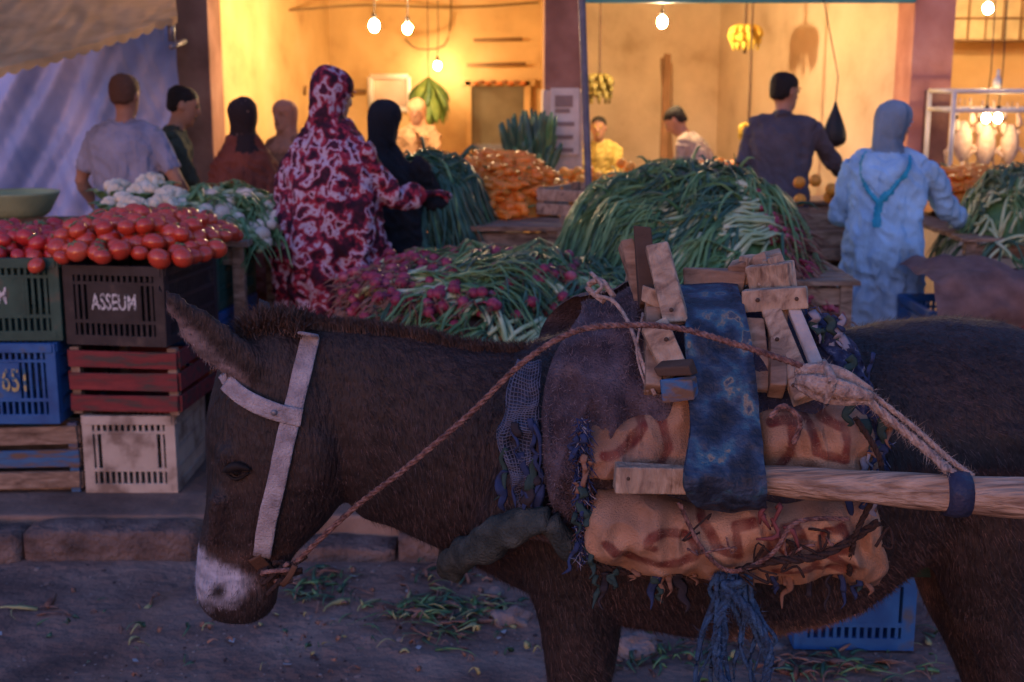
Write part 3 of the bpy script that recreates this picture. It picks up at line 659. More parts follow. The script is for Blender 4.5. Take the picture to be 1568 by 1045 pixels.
# ---------------------------------------------------------------- people
SK=M('skin_brown',[(.3,(.28,.14,.09)),(.7,(.40,.22,.14))],scale=9,rough=.55,bump=.1,trans=.1)
LIP=M('lips',(.22,.07,.06),rough=.5); EYEW=M('eye_white',(.6,.56,.5),rough=.2,bump=0); EYED=M('eye_dark',(.01,.008,.006),rough=.1,bump=0)
HAIR=M('hair_black',(.012,.010,.009),rough=.6,bump=.8,bscale=150)
HAIRG=M('hair_short_brown',(.10,.05,.03),rough=.7,bump=.8,bscale=150)
SHOE=M('shoe_leather',(.04,.025,.018),rough=.5)
def person(name,px,D,top,yaw,cloth,lower=None,head='hair',hairm=None,scarf=None,garment='shirt',lean=0,side=0,hy=0,hp=0,armL=None,armR=None,short=False,gz=PZ,wide=1.,cuff=None,voxel=.0105,extra_fn=None):
    base=W(px,top,D); H=base.z-gz; s=H/1.70
    mats=[cloth,lower or cloth,SK,hairm or HAIR,scarf or cloth,SHOE,LIP,EYEW,EYED,cuff or cloth]
    m=MB(); ex=MB(); la=math.radians(lean)
    hip=Vector((0,-.46*math.sin(la)*.5,.92)); Xv=Vector((1,0,0)); Fv=Vector((0,math.cos(la),-math.sin(la))); Uv=Vector((math.sin(math.radians(side)),math.sin(la),math.cos(la))).normalized()
    def tp(x,y,t): return hip+Xv*x+Fv*y+Uv*t
    def stn(l,mi,n=20,sub=3): m.rings([(c,A,B) for c,A,B in l],n,mi,sub)
    def T(t,rx,ry,y=0): return (tp(0,y,t),Xv*rx*wide,Fv*ry*wide)
    if garment in('shirt','jacket'):
        k=1.0 if garment=='shirt' else 1.12
        stn([T(-.13,.165*k,.125*k),T(0,.172*k,.128*k),T(.14,.158*k,.118*k),T(.28,.175*k,.125*k),T(.40,.185*k,.115*k),T(.465,.15*k,.085),T(.51,.075,.065)],0)
    elif garment=='robe':
        stn([(Vector((0,0,.05)),Xv*.25*wide,Vector((0,.2,0))),(Vector((0,0,.25)),Xv*.24*wide,Vector((0,.185,0))),(Vector((0,0,.6)),Xv*.22*wide,Vector((0,.17,0))),T(0,.205,.16),T(.14,.185,.145),T(.28,.195,.14),T(.40,.195,.12),T(.465,.15,.09),T(.52,.07,.065)],0)
    elif garment=='drape':
        stn([(Vector((0,0,.04)),Xv*.24*wide,Vector((0,.2,0))),(Vector((0,0,.25)),Xv*.25*wide,Vector((0,.2,0))),(Vector((0,0,.6)),Xv*.28*wide,Vector((0,.21,0))),T(0,.29,.21),T(.14,.285,.21),T(.28,.27,.2),T(.40,.235,.17),T(.48,.17,.13),T(.55,.105,.105)],0)
    if garment!='drape':
        m.tube([tp(-.19,0,.435),tp(-.1,0,.465),tp(.1,0,.465),tp(.19,0,.435)],[.055,.065,.065,.055],12,0,sub=2)
    m.tube([tp(0,0,.46),tp(0,.01,.53),tp(0,.02,.62)],[.062,.055,.058],12,2 if head=='hair' else 4,sub=2)
    Rh=Matrix.Rotation(math.radians(hy),3,'Z')@Matrix.Rotation(-math.radians(hp)-la*.4,3,'X'); Hc=tp(0,.02,.665)
    def h(x,y,z): return Hc+Rh@Vector((x,y,z))
    hx=Rh@Vector((1,0,0)); hyv=Rh@Vector((0,1,0))
    def hs(l,mi,k=1): m.rings([(h(0,y,z),hx*rx*k,hyv*ry*k) for z,y,rx,ry in l],20,mi,3)
    hs([(-.118,.055,.018,.018),(-.108,.045,.04,.042),(-.085,.028,.056,.066),(-.05,.014,.066,.082),(0,.002,.073,.092),(.04,-.003,.076,.097),(.08,-.008,.066,.086),(.108,-.012,.038,.05),(.115,-.012,.01,.015)],2)
    m.tube([h(0,.088,.03),h(0,.104,.005),h(0,.114,-.014),h(0,.094,-.03)],[.008,.011,.016,.012],8,2,sub=2)
    m.ball(h(0,.062,-.102),(.024,.022,.018),2)
    for sx in(-1,1):
        if head=='hair': m.ball(h(sx*.078,-.008,-.002),(.012,.02,.033),2,10,8,Rh)
        ex.ball(h(sx*.031,.087,.018),(.014,.009,.008),7,8,6,Rh); ex.ball(h(sx*.031,.094,.018),(.006,.004,.0065),8,8,6,Rh)
        ex.ball(h(sx*.033,.095,.038),(.02,.006,.004),3,8,6,Rh)
    ex.ball(h(0,.094,-.052),(.024,.008,.005),6,8,6,Rh); ex.ball(h(0,.092,-.060),(.02,.008,.006),6,8,6,Rh)
    if head=='hair':
        hs([(-.055,-.055,.045,.035),(-.03,-.04,.068,.058),(.01,-.028,.080,.078),(.05,-.016,.084,.096),(.085,-.012,.074,.092),(.115,-.014,.044,.056),(.123,-.014,.012,.015)],3)
    else:
        hs([(-.16,-.02,.075,.075),(-.12,-.02,.078,.082),(-.06,-.022,.084,.088),(0,-.02,.092,.1),(.05,-.012,.094,.108),(.09,-.012,.08,.096),(.12,-.014,.045,.055),(.128,-.014,.012,.015)],4)
        m.tube([tp(-.09,.0,.47),tp(0,.07,.47),tp(.09,0,.47),tp(0,-.08,.47),tp(-.09,0,.47)],.04,8,4,sub=4)
        m.rings([(h(0,-.02,-.1),hx*.085,hyv*.085),(tp(0,-.01,.5),Xv*.1,Fv*.1),(tp(0,0,.42),Xv*.17,Fv*.13),(tp(0,0,.36),Xv*.14,Fv*.1)],18,4,3)
    sl=.055 if garment in('jacket',) else (.06 if garment in('robe','drape') else .05)
    for sx,arm in((-1,armL),(1,armR)):
        e,wv=arm if arm else ((sx*.25,-.04,.16),(sx*.235,.07,-.07))
        S=tp(sx*.185,0,.435); E=tp(*e); Wr=tp(*wv)
        Hd=(Wr-E).normalized()
        if garment=='drape' and not arm: continue
        if short:
            mid=S.lerp(E,.75); m.tube([S,S.lerp(E,.4),mid],[.062,.062,.06],12,0,sub=2); m.tube([S.lerp(E,.5),E,E.lerp(Wr,.45),Wr],[.045,.042,.038,.027],12,2,sub=3)
        else:
            we=Wr-Hd*.01
            if cuff: we=E.lerp(Wr,.72)
            m.tube([S,S.lerp(E,.5),E,E.lerp(Wr,.5),we],[.064,sl,sl*.95,sl*.85,sl*.72 if garment!='robe' else sl*1.05],12,0,sub=3)
            if cuff: m.tube([E.lerp(Wr,.6),Wr-Hd*.01],[sl*.75,sl*.66],12,9)
        n=Vector((0,-.2,-1)); n=(n-n.dot(Hd)*Hd).normalized(); q=Hd.cross(n)
        ex.rings([(Wr-Hd*.03,q*.026,n*.02),(Wr+Hd*.01,q*.028,n*.019),(Wr+Hd*.05,q*.041,n*.016),(Wr+Hd*.09,q*.042,n*.014),(Wr+Hd*.1,q*.036,n*.01)],12,2,2)
        for k,(o_,l) in enumerate([(-.032,.062),(-.011,.074),(.011,.07),(.032,.055)]):
            b=Wr+Hd*.09+q*o_; cl=.5+.1*k
            p1=b+Hd*l*.42+n*l*.08; p2=p1+(Hd*.8+n*cl)*l*.33; p3=p2+(Hd*.5+n*cl*1.3)*l*.28
            ex.tube([b-Hd*.02,b,p1,p2,p3],[.009,.0095,.009,.0082,.006],7,2)
        b=Wr+Hd*.03-q*.03*sx; ex.tube([b,b+(-q*sx*.8+Hd)*.03,b+(-q*sx*.5+Hd+n*.4)*.055,b+(-q*sx*.2+Hd+n*.6)*.075],[.013,.0125,.0105,.007],7,2,sub=2)
    for sx in(-1,1):
        J=[Vector((sx*.09,hip.y,.90)),Vector((sx*.1,hip.y*.4+.01,.5)),Vector((sx*.105,0,.09))]
        m.tube([J[0],J[0].lerp(J[1],.5),J[1],J[1].lerp(J[2],.5),J[2]],[.095,.085,.068,.066,.056],12,1,sub=2)
        A=J[2]; m.tube([A+Vector((0,-.07,-.05)),A+Vector((0,-.02,-.045)),A+Vector((sx*.01,.08,-.055)),A+Vector((sx*.015,.16,-.065)),A+Vector((sx*.015,.19,-.07))],[(.02,.02),(.038,.04),(.042,.033),(.042,.022),(.02,.012)],12,5,side=(1,0,0),sub=2)
    if extra_fn: extra_fn(m,ex,tp,h,Xv,Fv,Uv)
    off=random.uniform(0,50); ga={'shirt':.016,'jacket':.018,'robe':.028,'drape':.032}[garment]
    def disp(v,mi):
        if mi in(0,1,4,9):
            a=ga if mi==0 else .010
            if mi==0 and v[2]<.9 and garment in('robe','drape'): a*=1.6
            q=Vector((v[0]*9+off,v[1]*9,v[2]*1.8)); d=noise.noise(q)+.5*noise.noise(Vector((v[0]*17+off,v[1]*17,v[2]*7)))-.9*abs(noise.noise(Vector((v[0]*16+v[2]*11,v[1]*16,v[2]*13+off))))+.25
            return a*d
        if mi==3: return .004*noise.noise(Vector((v[0]*60+off,v[1]*60,v[2]*60)))
        return 0
    ob,_,_,_=skin(name,m,mats,voxel,2,disp,ex)
    ob.location=(base.x,base.y,gz); ob.rotation_euler=(0,0,math.radians(yaw)); ob.scale=(s,s,s)
    return ob
def cl(name,c,**k):
    c2=[(.3,tuple(x*.62 for x in c)),(.5,tuple(x*.95 for x in c)),(.7,tuple(x*1.2 for x in c))]; return M(name,c2,scale=5,rough=.9,bump=.9,bscale=13,bdist=.03,bstretch=(1.5,1.5,.6),detail=7,**k)
pat=M('cloth_pattern_red_white',[(.36,(.025,.008,.018)),(.44,(.07,.012,.03)),(.47,(.26,.02,.045)),(.51,(.32,.035,.065)),(.53,(.38,.28,.36)),(.585,(.48,.42,.52)),(.605,(.28,.035,.07)),(.66,(.05,.012,.03))],scale=16,rough=.85,bump=.8,bscale=13,bdist=.03,detail=3.2,dist=.25)
person('man_in_grey_shirt',187,7.2,116,-15,cl('shirt_greyblue',(.26,.27,.36)),cl('trousers_grey',(.08,.08,.1)),hairm=HAIRG,short=True,wide=1.28,armL=((-.30,-.02,.17),(-.27,.12,-.04)),armR=((.32,.0,.18),(.30,.2,.02)),hp=10)
person('man_in_dark_jacket',247,7.7,128,-75,cl('jacket_green_dark',(.05,.065,.045)),cl('trousers_dark',(.03,.03,.04)),garment='jacket',lean=14,hp=12,armL=((-.2,.15,.2),(-.15,.35,.05)),armR=((.2,.18,.2),(.12,.38,.08)))
person('woman_in_black_scarf',370,7.3,152,20,cl('robe_rust',(.15,.045,.03)),scarf=M('scarf_black_dotted',[(.08,(.25,.15,.1)),(.14,(.02,.013,.013))],scale=22,kind='vor',bump=.2),head='scarf',garment='drape',wide=.85)
person('woman_in_brown_scarf',438,8.5,155,150,cl('robe_brown',(.2,.1,.06)),scarf=cl('scarf_brown',(.34,.17,.11)),head='scarf',garment='robe')
person('woman_in_patterned_robe',498,5.85,106,-35,pat,head='scarf',scarf=pat,garment='drape',wide=.98,armR=((.28,.13,.2),(.325,.31,.215)),cuff=cl('sleeve_red',(.40,.03,.05)),hp=14,lean=3,hy=-10)
person('woman_in_black_robe',580,6.35,156,-25,cl('robe_black',(.016,.015,.018)),head='scarf',scarf=cl('scarf_black',(.016,.015,.018)),garment='drape',wide=.85,lean=6,armR=((.25,.2,.25),(.28,.42,.18)),hp=10)
person('market_seller',640,10.7,152,172,cl('robe_tan',(.45,.28,.15)),head='scarf',scarf=cl('scarf_peach',(.6,.35,.2)),garment='robe',lean=6,hp=8,armL=((-.2,.16,.2),(-.06,.26,.46)),gz=PZ+.02)
person('girl_in_yellow_scarf',918,10.4,178,170,cl('dress_yellow',(.5,.38,.1)),head='hair',garment='robe',gz=PZ+.02,lean=8,armL=((-.2,.16,.2),(-.1,.35,.2)),armR=((.2,.16,.2),(.1,.35,.2)))
person('man_in_beige_shirt',1074,9.6,150,66,cl('shirt_beige',(.38,.31,.24)),cl('trousers_brown',(.1,.07,.05)),lean=28,hp=30,armL=((-.2,.16,.2),(-.12,.38,.08)),armR=((.2,.18,.2),(.12,.38,.05)),gz=PZ+.02,wide=1.1)
def collar(m,ex,tp,h,Xv,Fv,Uv):
    m.tube([tp(-.07,0,.51),tp(0,-.065,.53),tp(.07,0,.51),tp(0,.06,.48),tp(-.07,0,.51)],.022,8,0,sub=4)
person('man_in_dark_coat',1200,7.9,112,-22,cl('coat_slate',(.075,.072,.092)),cl('trousers_navy',(.02,.02,.028)),garment='jacket',wide=1.0,lean=4,hy=-35,hp=8,armR=((.30,.2,.24),(.36,.47,.14)),extra_fn=collar)
TQ=M('turquoise_trim',(.02,.30,.50),scale=20,rough=.6)
def hood(m,ex,tp,h,Xv,Fv,Uv):
    m.rings([(tp(0,-.06,.50),Xv*.11,Fv*.06),(tp(0,-.13,.42),Xv*.115,Fv*.05),(tp(0,-.15,.32),Xv*.07,Fv*.035),(tp(0,-.15,.24),Xv*.02,Fv*.015)],14,0,3)
    m.tube([tp(-.12,-.04,.50),tp(-.13,-.11,.42),tp(-.075,-.17,.31),tp(0,-.175,.235),tp(.075,-.17,.31),tp(.13,-.11,.42),tp(.12,-.04,.5)],.009,6,9,sub=3)
    m.tube([tp(0,-.175,.24),tp(.0,-.165,.16),tp(0,-.165,.1)],[.012,.010,.024],8,9)
person('woman_in_blue_djellaba',1366,6.3,157,-30,cl('djellaba_blue',(.27,.50,.74)),head='scarf',scarf=cl('scarf_blue',(.16,.24,.32)),garment='robe',wide=1.12,hy=-30,hp=14,lean=5,armR=((.30,.24,.20),(.36,.50,.10)),armL=((-.27,.05,.15),(-.2,.3,.12)),extra_fn=hood,cuff=TQ)
# ---------------------------------------------------------------- donkey
DC=2.5
dk=empty('donkey')
m=MB()
Yv=Vector((0,1,0))
def st2(xa,ya,xb,yb,hw,D=DC):
    a=W(xa,ya,D);b=W(xb,yb,D); return ((a+b)/2,(a-b)/2,Yv*hw)
trunk=[(690,640,700,810,.05),(705,590,712,850,.10),(760,548,765,882,.155),(850,515,850,920,.20),(950,512,950,948,.225),(1080,520,1080,965,.245),(1200,520,1200,955,.25),(1300,505,1300,925,.24),(1390,492,1390,860,.225),(1470,487,1470,820,.215),(1550,497,1545,800,.20),(1610,530,1600,770,.16),(1645,590,1640,720,.08)]
m.rings([st2(*t) for t in trunk],28,0,4)
neck=[(860,540,800,880,.15),(790,535,735,868,.13),(710,528,650,828,.10),(640,512,590,803,.082),(560,502,545,785,.07),(490,497,500,690,.058),(440,497,440,620,.05)]
m.rings([st2(*t) for t in neck],24,0,4)
headp=[(370,500,450,490,.045),(345,530,488,520,.068),(326,590,530,580,.088),(316,650,545,650,.1),(316,715,548,715,.1),(315,765,518,778,.085),(307,812,476,825,.066),(301,850,446,860,.056),(299,885,430,893,.056),(304,915,424,922,.052),(318,938,410,942,.042),(342,951,390,951,.02)]
m.rings([st2(*t) for t in headp],24,0,4)
def leg(rows,D,mi=0):
    m.rings([( (W(a,y,D)+W(b,y,D))/2,(W(a,y,D)-W(b,y,D))/2,Yv*hw) for y,a,b,hw in rows],16,mi,3)
fore=[(740,760,960,.08),(850,785,955,.075),(930,818,945,.062),(1000,832,934,.052),(1080,840,918,.042),(1160,838,912,.042),(1200,842,905,.036),(1270,850,896,.028),(1320,845,905,.034),(1345,842,908,.034)]
hind=[(640,1420,1640,.10),(760,1425,1635,.095),(850,1425,1610,.085),(920,1448,1590,.068),(1000,1490,1590,.05),(1060,1512,1606,.042),(1110,1525,1598,.036),(1200,1530,1582,.028),(1290,1520,1580,.033),(1330,1512,1578,.034)]
leg(fore,DC-.12); leg([(y,a+12,b+12,h) for y,a,b,h in fore],DC+.12)
leg(hind,DC-.12); leg([(y,a-35,b-35,h) for y,a,b,h in hind],DC+.12)
def hoof(px0,px1,D,pt=1335):
    z0=W(px0,pt,D).z; a=W(px0,pt,D).x;b=W(px1,pt,D).x; c=(a+b)/2; r=(b-a)/2
    m.rings([(Vector((c,D,z0+.02)),Vector((r*.9,0,0)),Yv*r*.9),(Vector((c-.01,D,z0*.5)),Vector((r*1.15,0,0)),Yv*r*1.1),(Vector((c-.02,D,.012)),Vector((r*1.4,0,0)),Yv*r*1.25),(Vector((c-.02,D,.008)),Vector((r*1.3,0,0)),Yv*r*1.2)],14,1,2)
hoof(842,908,DC-.12); hoof(854,920,DC+.12); hoof(1512,1578,DC-.12); hoof(1477,1543,DC+.12)
def ear(base,tip,wd,bow,mi=0):
    b=Vector(base);t=Vector(tip); d=t-b; n=d.cross(Yv).normalized(); sts=[]
    for k,w_ in[(0,.5),(.12,.8),(.3,1),(.5,.92),(.7,.66),(.88,.32),(1,.05)]:
        c=b+d*k+n*bow*math.sin(k*math.pi); sts.append((c,n*wd*w_,Yv*.013*(1.3-k)))
    m.rings(sts,14,mi,3)
ear(W(398,572,DC-.07),W(237,430,DC-.12),.046,.014)
ear(W(432,525,DC+.06),W(392,452,DC+.22),.034,.0)
m.ball(W(462,700,DC-.066),(.07,.035,.09)); m.ball(W(352,695,DC-.07),(.028,.028,.022)); m.ball(W(332,900,DC-.040),(.028,.018,.030)); m.ball(W(400,925,DC),(.03,.04,.02))
m.tube([W(335,760,DC-.075),W(325,830,DC-.055)],[.02,.014],8); m.tube([W(880,640,DC-.15),W(800,760,DC-.14),W(760,830,DC-.1)],[.06,.07,.05],12,sub=3)
m.tube([W(1640,560,DC),W(1690,640,DC),W(1700,800,DC),W(1695,960,DC)],[.035,.026,.018,.02],10,0,sub=3)
nost=W(331,914,DC-.07)
def ddisp(v,mi):
    d=(Vector((v[0],0,v[2]))-Vector((nost.x,0,nost.z))).length
    r=0
    if v[1]<DC and d<.022: r-=.010*(1-d/.022)
    if v[0]>X(600,DC,600): r+=.004*noise.noise(Vector((v[0]*14,v[1]*14,v[2]*6)))
    else: r+=.003*noise.noise(Vector((v[0]*22,v[1]*22,v[2]*14)))
    return r
body,BV,bo,NV=skin('body',m,[None,None],.010,4,ddisp,None,dk)
fur=M('donkey_fur',[(.3,(.55,.55,.55)),(.7,(1.35,1.35,1.35))],scale=26,stretch=(1,1,2.0),rough=.6,bump=.8,bscale=110,attr='Col',bstretch=(1,1,.3),spec=.4,detail=8)
hoofm=M('hoof_horn',(.05,.04,.035),rough=.5)
body.data.materials.clear(); body.data.materials.append(fur); body.data.materials.append(hoofm)
def sst(a,b,x):
    t=max(0,min(1,(x-a)/(b-a))); return t*t*(3-2*t)
ec=W(362,730,DC-.1)
eb,et=W(398,572,DC-.07),W(237,430,DC-.12)
zb_=W(784,900,DC).z
def dcol(v):
    x,y,z=v; c=np.array([.024,.0142,.0125]); n=noise.noise(Vector((x*6,y*6,z*6)))
    c=c*(1+.5*n)
    if x<X(520,DC,850) and z<W(0,770,DC).z:
        nz=.016*noise.noise(Vector((x*55,y*55,z*30)))+.006*noise.noise(Vector((x*160,y*160,z*90)))
        t=(W(0,836,DC).z-z)-(x-X(320,DC,850))*.35+nz
        k=sst(-.008,.014,t)*(1-sst(X(372,DC,880),X(408,DC,880),x+nz))
        k*=1-sst(-.005,.03,W(0,912,DC).z+.012-z+nz+(x-X(330,DC,900))*.25)
        c=c*(1-k)+np.array([.34,.34,.40])*k
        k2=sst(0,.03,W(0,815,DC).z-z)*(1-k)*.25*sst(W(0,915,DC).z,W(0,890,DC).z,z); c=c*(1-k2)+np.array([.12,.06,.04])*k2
        dn=(Vector((x,0,z))-Vector((nost.x,0,nost.z))).length; kn=1-sst(.008,.022,dn+nz*.3); c=c*(1-kn)+np.array([.010,.008,.008])*kn
        kl=sst(0,.02,W(0,925,DC).z-z+nz*.5); c=c*(1-kl*.6)+np.array([.012,.010,.010])*kl*.6
    d=(Vector(v)-ec).length
    k=sst(.05,.02,d)*.22*(1 if z<ec.z+.012 else .2); c=c*(1-k)+np.array([.11,.065,.045])*k
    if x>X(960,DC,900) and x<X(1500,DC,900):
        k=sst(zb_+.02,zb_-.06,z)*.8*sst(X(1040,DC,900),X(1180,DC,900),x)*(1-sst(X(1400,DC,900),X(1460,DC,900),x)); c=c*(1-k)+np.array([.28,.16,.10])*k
    p=Vector(v)-eb; dd=(et-eb); L_=dd.length; tt=p.dot(dd)/L_**2
    if -.05<tt<1.05 and (p-dd*tt).length<.07 and x<X(392,DC,560):
        nn=dd.cross(Yv).normalized(); s_=p.dot(nn)+.004*noise.noise(Vector((x*90,y*90,z*90))); k=sst(.010,.032,s_)*.75*sst(-.05,.1,tt); c=c*(1-k)+np.array([.24,.18,.18])*k
    return c
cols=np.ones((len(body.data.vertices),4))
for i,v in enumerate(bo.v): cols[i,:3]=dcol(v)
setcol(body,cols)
fv=np.array(bo.v); fl=bo.f
cen=np.array([fv[list(f)].mean(0) for f in fl])
verts=[];faces=[];cc=[]
xneck=X(560,DC,600)
for i in rng.integers(0,len(fl),150000):
    f=fl[i]
    if cen[i][2]<.12 or cen[i][1]>2.62: continue
    a,b,c_=fv[f[0]],fv[f[1]],fv[f[2]]
    p=a+(b-a)*R()+(c_-a)*R(); n=NV[f[0]]
    flow=np.array([.5,0,-.8]) if p[0]>xneck else np.array([.1,0,-1.])
    flow=flow+.5*np.array([noise.noise(Vector(p)*9),0,noise.noise(Vector(p)*9+Vector((7,7,7)))])
    flow=flow-n*flow.dot(n); flow/=np.linalg.norm(flow)+1e-6
    head=p[0]<xneck; d=flow*.85+n*.36+rng.normal(0,.20,3); L_=U(.005,.010) if head else U(.010,.025); sd=np.cross(d,n); sd/=np.linalg.norm(sd)+1e-9; sd*=.0006
    o=len(verts); verts+= [tuple(p-sd-n*.001),tuple(p+sd-n*.001),tuple(p+d*L_)]; faces.append((o,o+1,o+2))
    k=cols[f[0],:3]*random.choice([.4,.7,1.0,1.6,2.8,4.2]) if cols[f[0],0]<.15 else cols[f[0],:3]*U(.7,1.3); cc+=[(*k,1)]*3
me=bpy.data.meshes.new('coat_hair'); me.from_pydata(verts,[],faces); me.update(); me.materials.append(fur)
o=bpy.data.objects.new('coat_hair',me); col.objects.link(o); o.parent=dk; setcol(o,cc)
verts=[];faces=[];cc=[]
line=[W(x,y,DC) for x,y in[(860,530),(790,538),(710,530),(640,514),(560,503),(490,497),(440,490),(400,492),(375,505)]]
for i in range(11000):
    t=U(0,len(line)-1.001) if R()<.7 else U(5.2,len(line)-1.001); fore_=t>5.4
    p=cr(line,t)+Vector((U(-.008,.008),U(-.022,.022),-.008))
    L_=U(.02,.036) if not fore_ else U(.02,.05); d=Vector((U(-.35,.2),U(-.45,.45),1)).normalized()
    if fore_ : p+=Vector((0,U(-.04,.03),U(-.02,.01))); d=Vector((U(-.6,.6),U(-.7,.4),U(.1,1))).normalized()
    sd=Vector((.001,0,0)); q=p+d*L_*.55; e=p+d*L_+Vector((U(-.012,.004),U(-.006,.006),-.004))
    o=len(verts); verts+=[p-sd,p+sd,q+sd*.7,q-sd*.7,e]; faces+=[(o,o+1,o+2,o+3),(o+3,o+2,o+4)]
    g_=U(.5,2.4); cc+=[(.036*g_,.020*g_,.015*g_,1)]*5
me=bpy.data.meshes.new('mane'); me.from_pydata([tuple(v) for v in verts],[],faces); me.update(); me.materials.append(fur)
o=bpy.data.objects.new('mane',me); col.objects.link(o); o.parent=dk; setcol(o,cc)
def on(px,py,D=DC-.1,off=.004):
    p=W(px,py,D); h=BV.ray_cast(Vector((p.x,1.2,p.z)),Vector((0,1,0)))
    if h[0] is None: return p
    return Vector((p.x,h[0].y-off,p.z))
m=MB(); e=on(362,724,off=-.012); m.ball(e,.016,0,16,12)
lid=MB()
lid.tube([on(340,727),on(350,719,off=.009),on(364,714,off=.011),on(384,720,off=.005)],[.003,.0085,.009,.003],8,0,sub=3); lid.tube([on(344,730),on(360,737,off=.003),on(381,725)],[.002,.004,.002],8,0,sub=3)
for k in range(16):
    a=on(346+k*2.2,721-(3 if 3<k<10 else 0),off=.016); lid.tube([a,a+Vector((-.003,-.006,-.009))],[.0008,.0003],3,0)
m.obj('eye',[EYED],dk); lid.obj('eyelids',[M('eyelid_dark',(.013,.009,.008),rough=.7)],dk)
m=MB()
for k in range(60):
    a=on(U(310,405),U(905,940),off=0); d=Vector((U(-.4,.3),-1,U(-1.2,0))).normalized()*U(.008,.02); m.tube([a,a+d],[.0004,.0002],3,0)
m.obj('whiskers',[M('whisker',(.12,.10,.10),bump=0)],dk)
# ---------------------------------------------------------------- bridle
strapm=M('strap_webbing',[(.3,(.20,.17,.18)),(.5,(.36,.32,.34)),(.75,(.52,.48,.49))],scale=26,rough=.8,bump=.7,bscale=200,detail=11)
leath=M('leather_brown',(.10,.05,.03),scale=30,rough=.6)
br=empty('bridle')
def ribbon(mb,pts,wd,th=.003,mi=0,sub=6,off=.008):
    k=(len(pts)-1)*sub; P=[Vector((p[0],p[1],0)) for p in pts]; Q=[cr(P,i/sub) for i in range(k+1)]
    pp=[on(q.x,q.y,off=off) for q in Q]
    for _ in range(3):
        pp=[pp[0]]+[(pp[i-1]+2*pp[i]+pp[i+1])/4 for i in range(1,len(pp)-1)]+[pp[-1]]
    st=[]
    for i,p in enumerate(pp):
        t=(pp[min(i+1,k)]-pp[max(i-1,0)]).normalized(); a=Yv.cross(t)
        a=(a).normalized(); b=t.cross(a); w_=wd*(1+.06*noise.noise(p*40)); st.append((p+b*.0015*noise.noise(p*25),a*w_/2,b*th))
    mb.rings(st,10,mi,1,True,.4)
m=MB(); ribbon(m,[(470,512),(462,560),(450,620),(438,672),(424,740),(408,800),(396,862)],.037)
ribbon(m,[(342,590),(365,606),(400,622),(440,635),(462,640)],.036,off=.014)
m.ball(on(421,630,off=.020),(.006,.003,.006),1)
ribbon(m,[(385,862),(396,880),(410,902)],.03,mi=2)
p0=on(342,590); m.tube([p0+Vector((0,.0,0)),W(332,588,DC),Vector((p0.x,2*DC-p0.y,p0.z))],[(.017,.003)]*3,8,0,side=(0,0,1),sub=4)
sto=m.obj('straps',[strapm,metal,leath],br)
ropem=M('rope_twisted',[(.35,(.10,.05,.045)),(.55,(.24,.13,.11)),(.75,(.36,.23,.19))],scale=90,rough=.85,bump=.8,bscale=160)
ropep=M('rope_pale',[(.3,(.26,.18,.15)),(.6,(.46,.35,.29)),(.8,(.58,.47,.40))],scale=80,rough=.85,bump=.8,bscale=160)
roped=M('rope_dark',(.05,.03,.025),scale=60,rough=.9,bump=.8,bscale=160)
roped2=M('rope_blue',[(.35,(.03,.05,.09)),(.6,(.04,.10,.20)),(.8,(.08,.16,.27))],scale=60,rough=.8,bump=.8,bscale=160)
def twist(mb,pts,r,mi=0,sub=6):
    P=[Vector(p) for p in pts]; k=(len(P)-1)*sub; Q=[cr(P,i/sub) for i in range(k+1)]
    L_=sum((Q[i+1]-Q[i]).length for i in range(k)); n=max(8,int(L_/.005))
    for s_ in range(3):
        out=[]
        for i in range(n+1):
            t=i/n*k/sub; c=cr(P,min(t,len(P)-1.0001)); c2=cr(P,min(t+.01,len(P)-1.00005)); d=(c2-c)
            if d.length<1e-9: d=Vector((1,0,0))
            d.normalize(); a=Vector((0,0,1)).cross(d)
            if a.length<.1: a=Vector((1,0,0)).cross(d)
            a.normalize(); b=d.cross(a); ph=i/n*L_/(r*9)*6.28+s_*2.094
            out.append(c+(a*math.cos(ph)+b*math.sin(ph))*r*.52)
        mb.tube(out,r*.6,6,mi)
m=MB(); twist(m,[W(452,862,2.42),W(540,780,2.34),W(620,718,2.28),W(715,638,2.24),W(800,556,2.2),W(880,508,2.19),W(960,498,2.2),W(1040,503,2.19),W(1130,528,2.12),W(1215,556,2.12),W(1285,580,2.1)],.0052)
tw=MB()
for k in range(9):
    c=W(432+U(-22,22),880+U(-16,18),2.42); tw.tube([c+Vector((U(-.03,.03),U(-.015,.015),U(-.02,.02))) for _ in range(4)],.005,6,random.choice([0,0,1]),sub=4)
lr_=m.obj('lead_rope',[ropem]); tw.obj('bit_knot',[roped,ropem],br)
m=MB(); ribbon(m,[(398,900),(420,905),(440,888),(452,866)],.012,mi=0); m.obj('chin_strap',[leath],br)
# ---------------------------------------------------------------- pack saddle
ps=empty('pack_saddle')
wool=M('blanket_wool',[(.3,(.045,.032,.04)),(.55,(.10,.075,.09)),(.8,(.19,.15,.17))],scale=22,rough=.95,bump=1,bscale=220,detail=12)
sackm=M('sack_burlap',[(.3,(.62,.60,.58)),(.5,(.95,.95,.95)),(.75,(1.25,1.25,1.25))],scale=14,rough=.85,bump=.6,bscale=320,detail=10,attr='Col')
darkc=M('cloth_dark_blue',[(.3,(.02,.022,.04)),(.6,(.05,.05,.075)),(.8,(.12,.07,.06))],scale=20,rough=.9,bump=1,bscale=120)
fibre=M('fibre',[(.3,(.9,.9,.9)),(.7,(1.1,1.1,1.1))],attr='Col',bump=0,rough=.9)
netm=M('cloth_under_net',[(.3,(.015,.018,.03)),(.6,(.05,.06,.10))],scale=30,rough=.9,bump=.6,bscale=200)
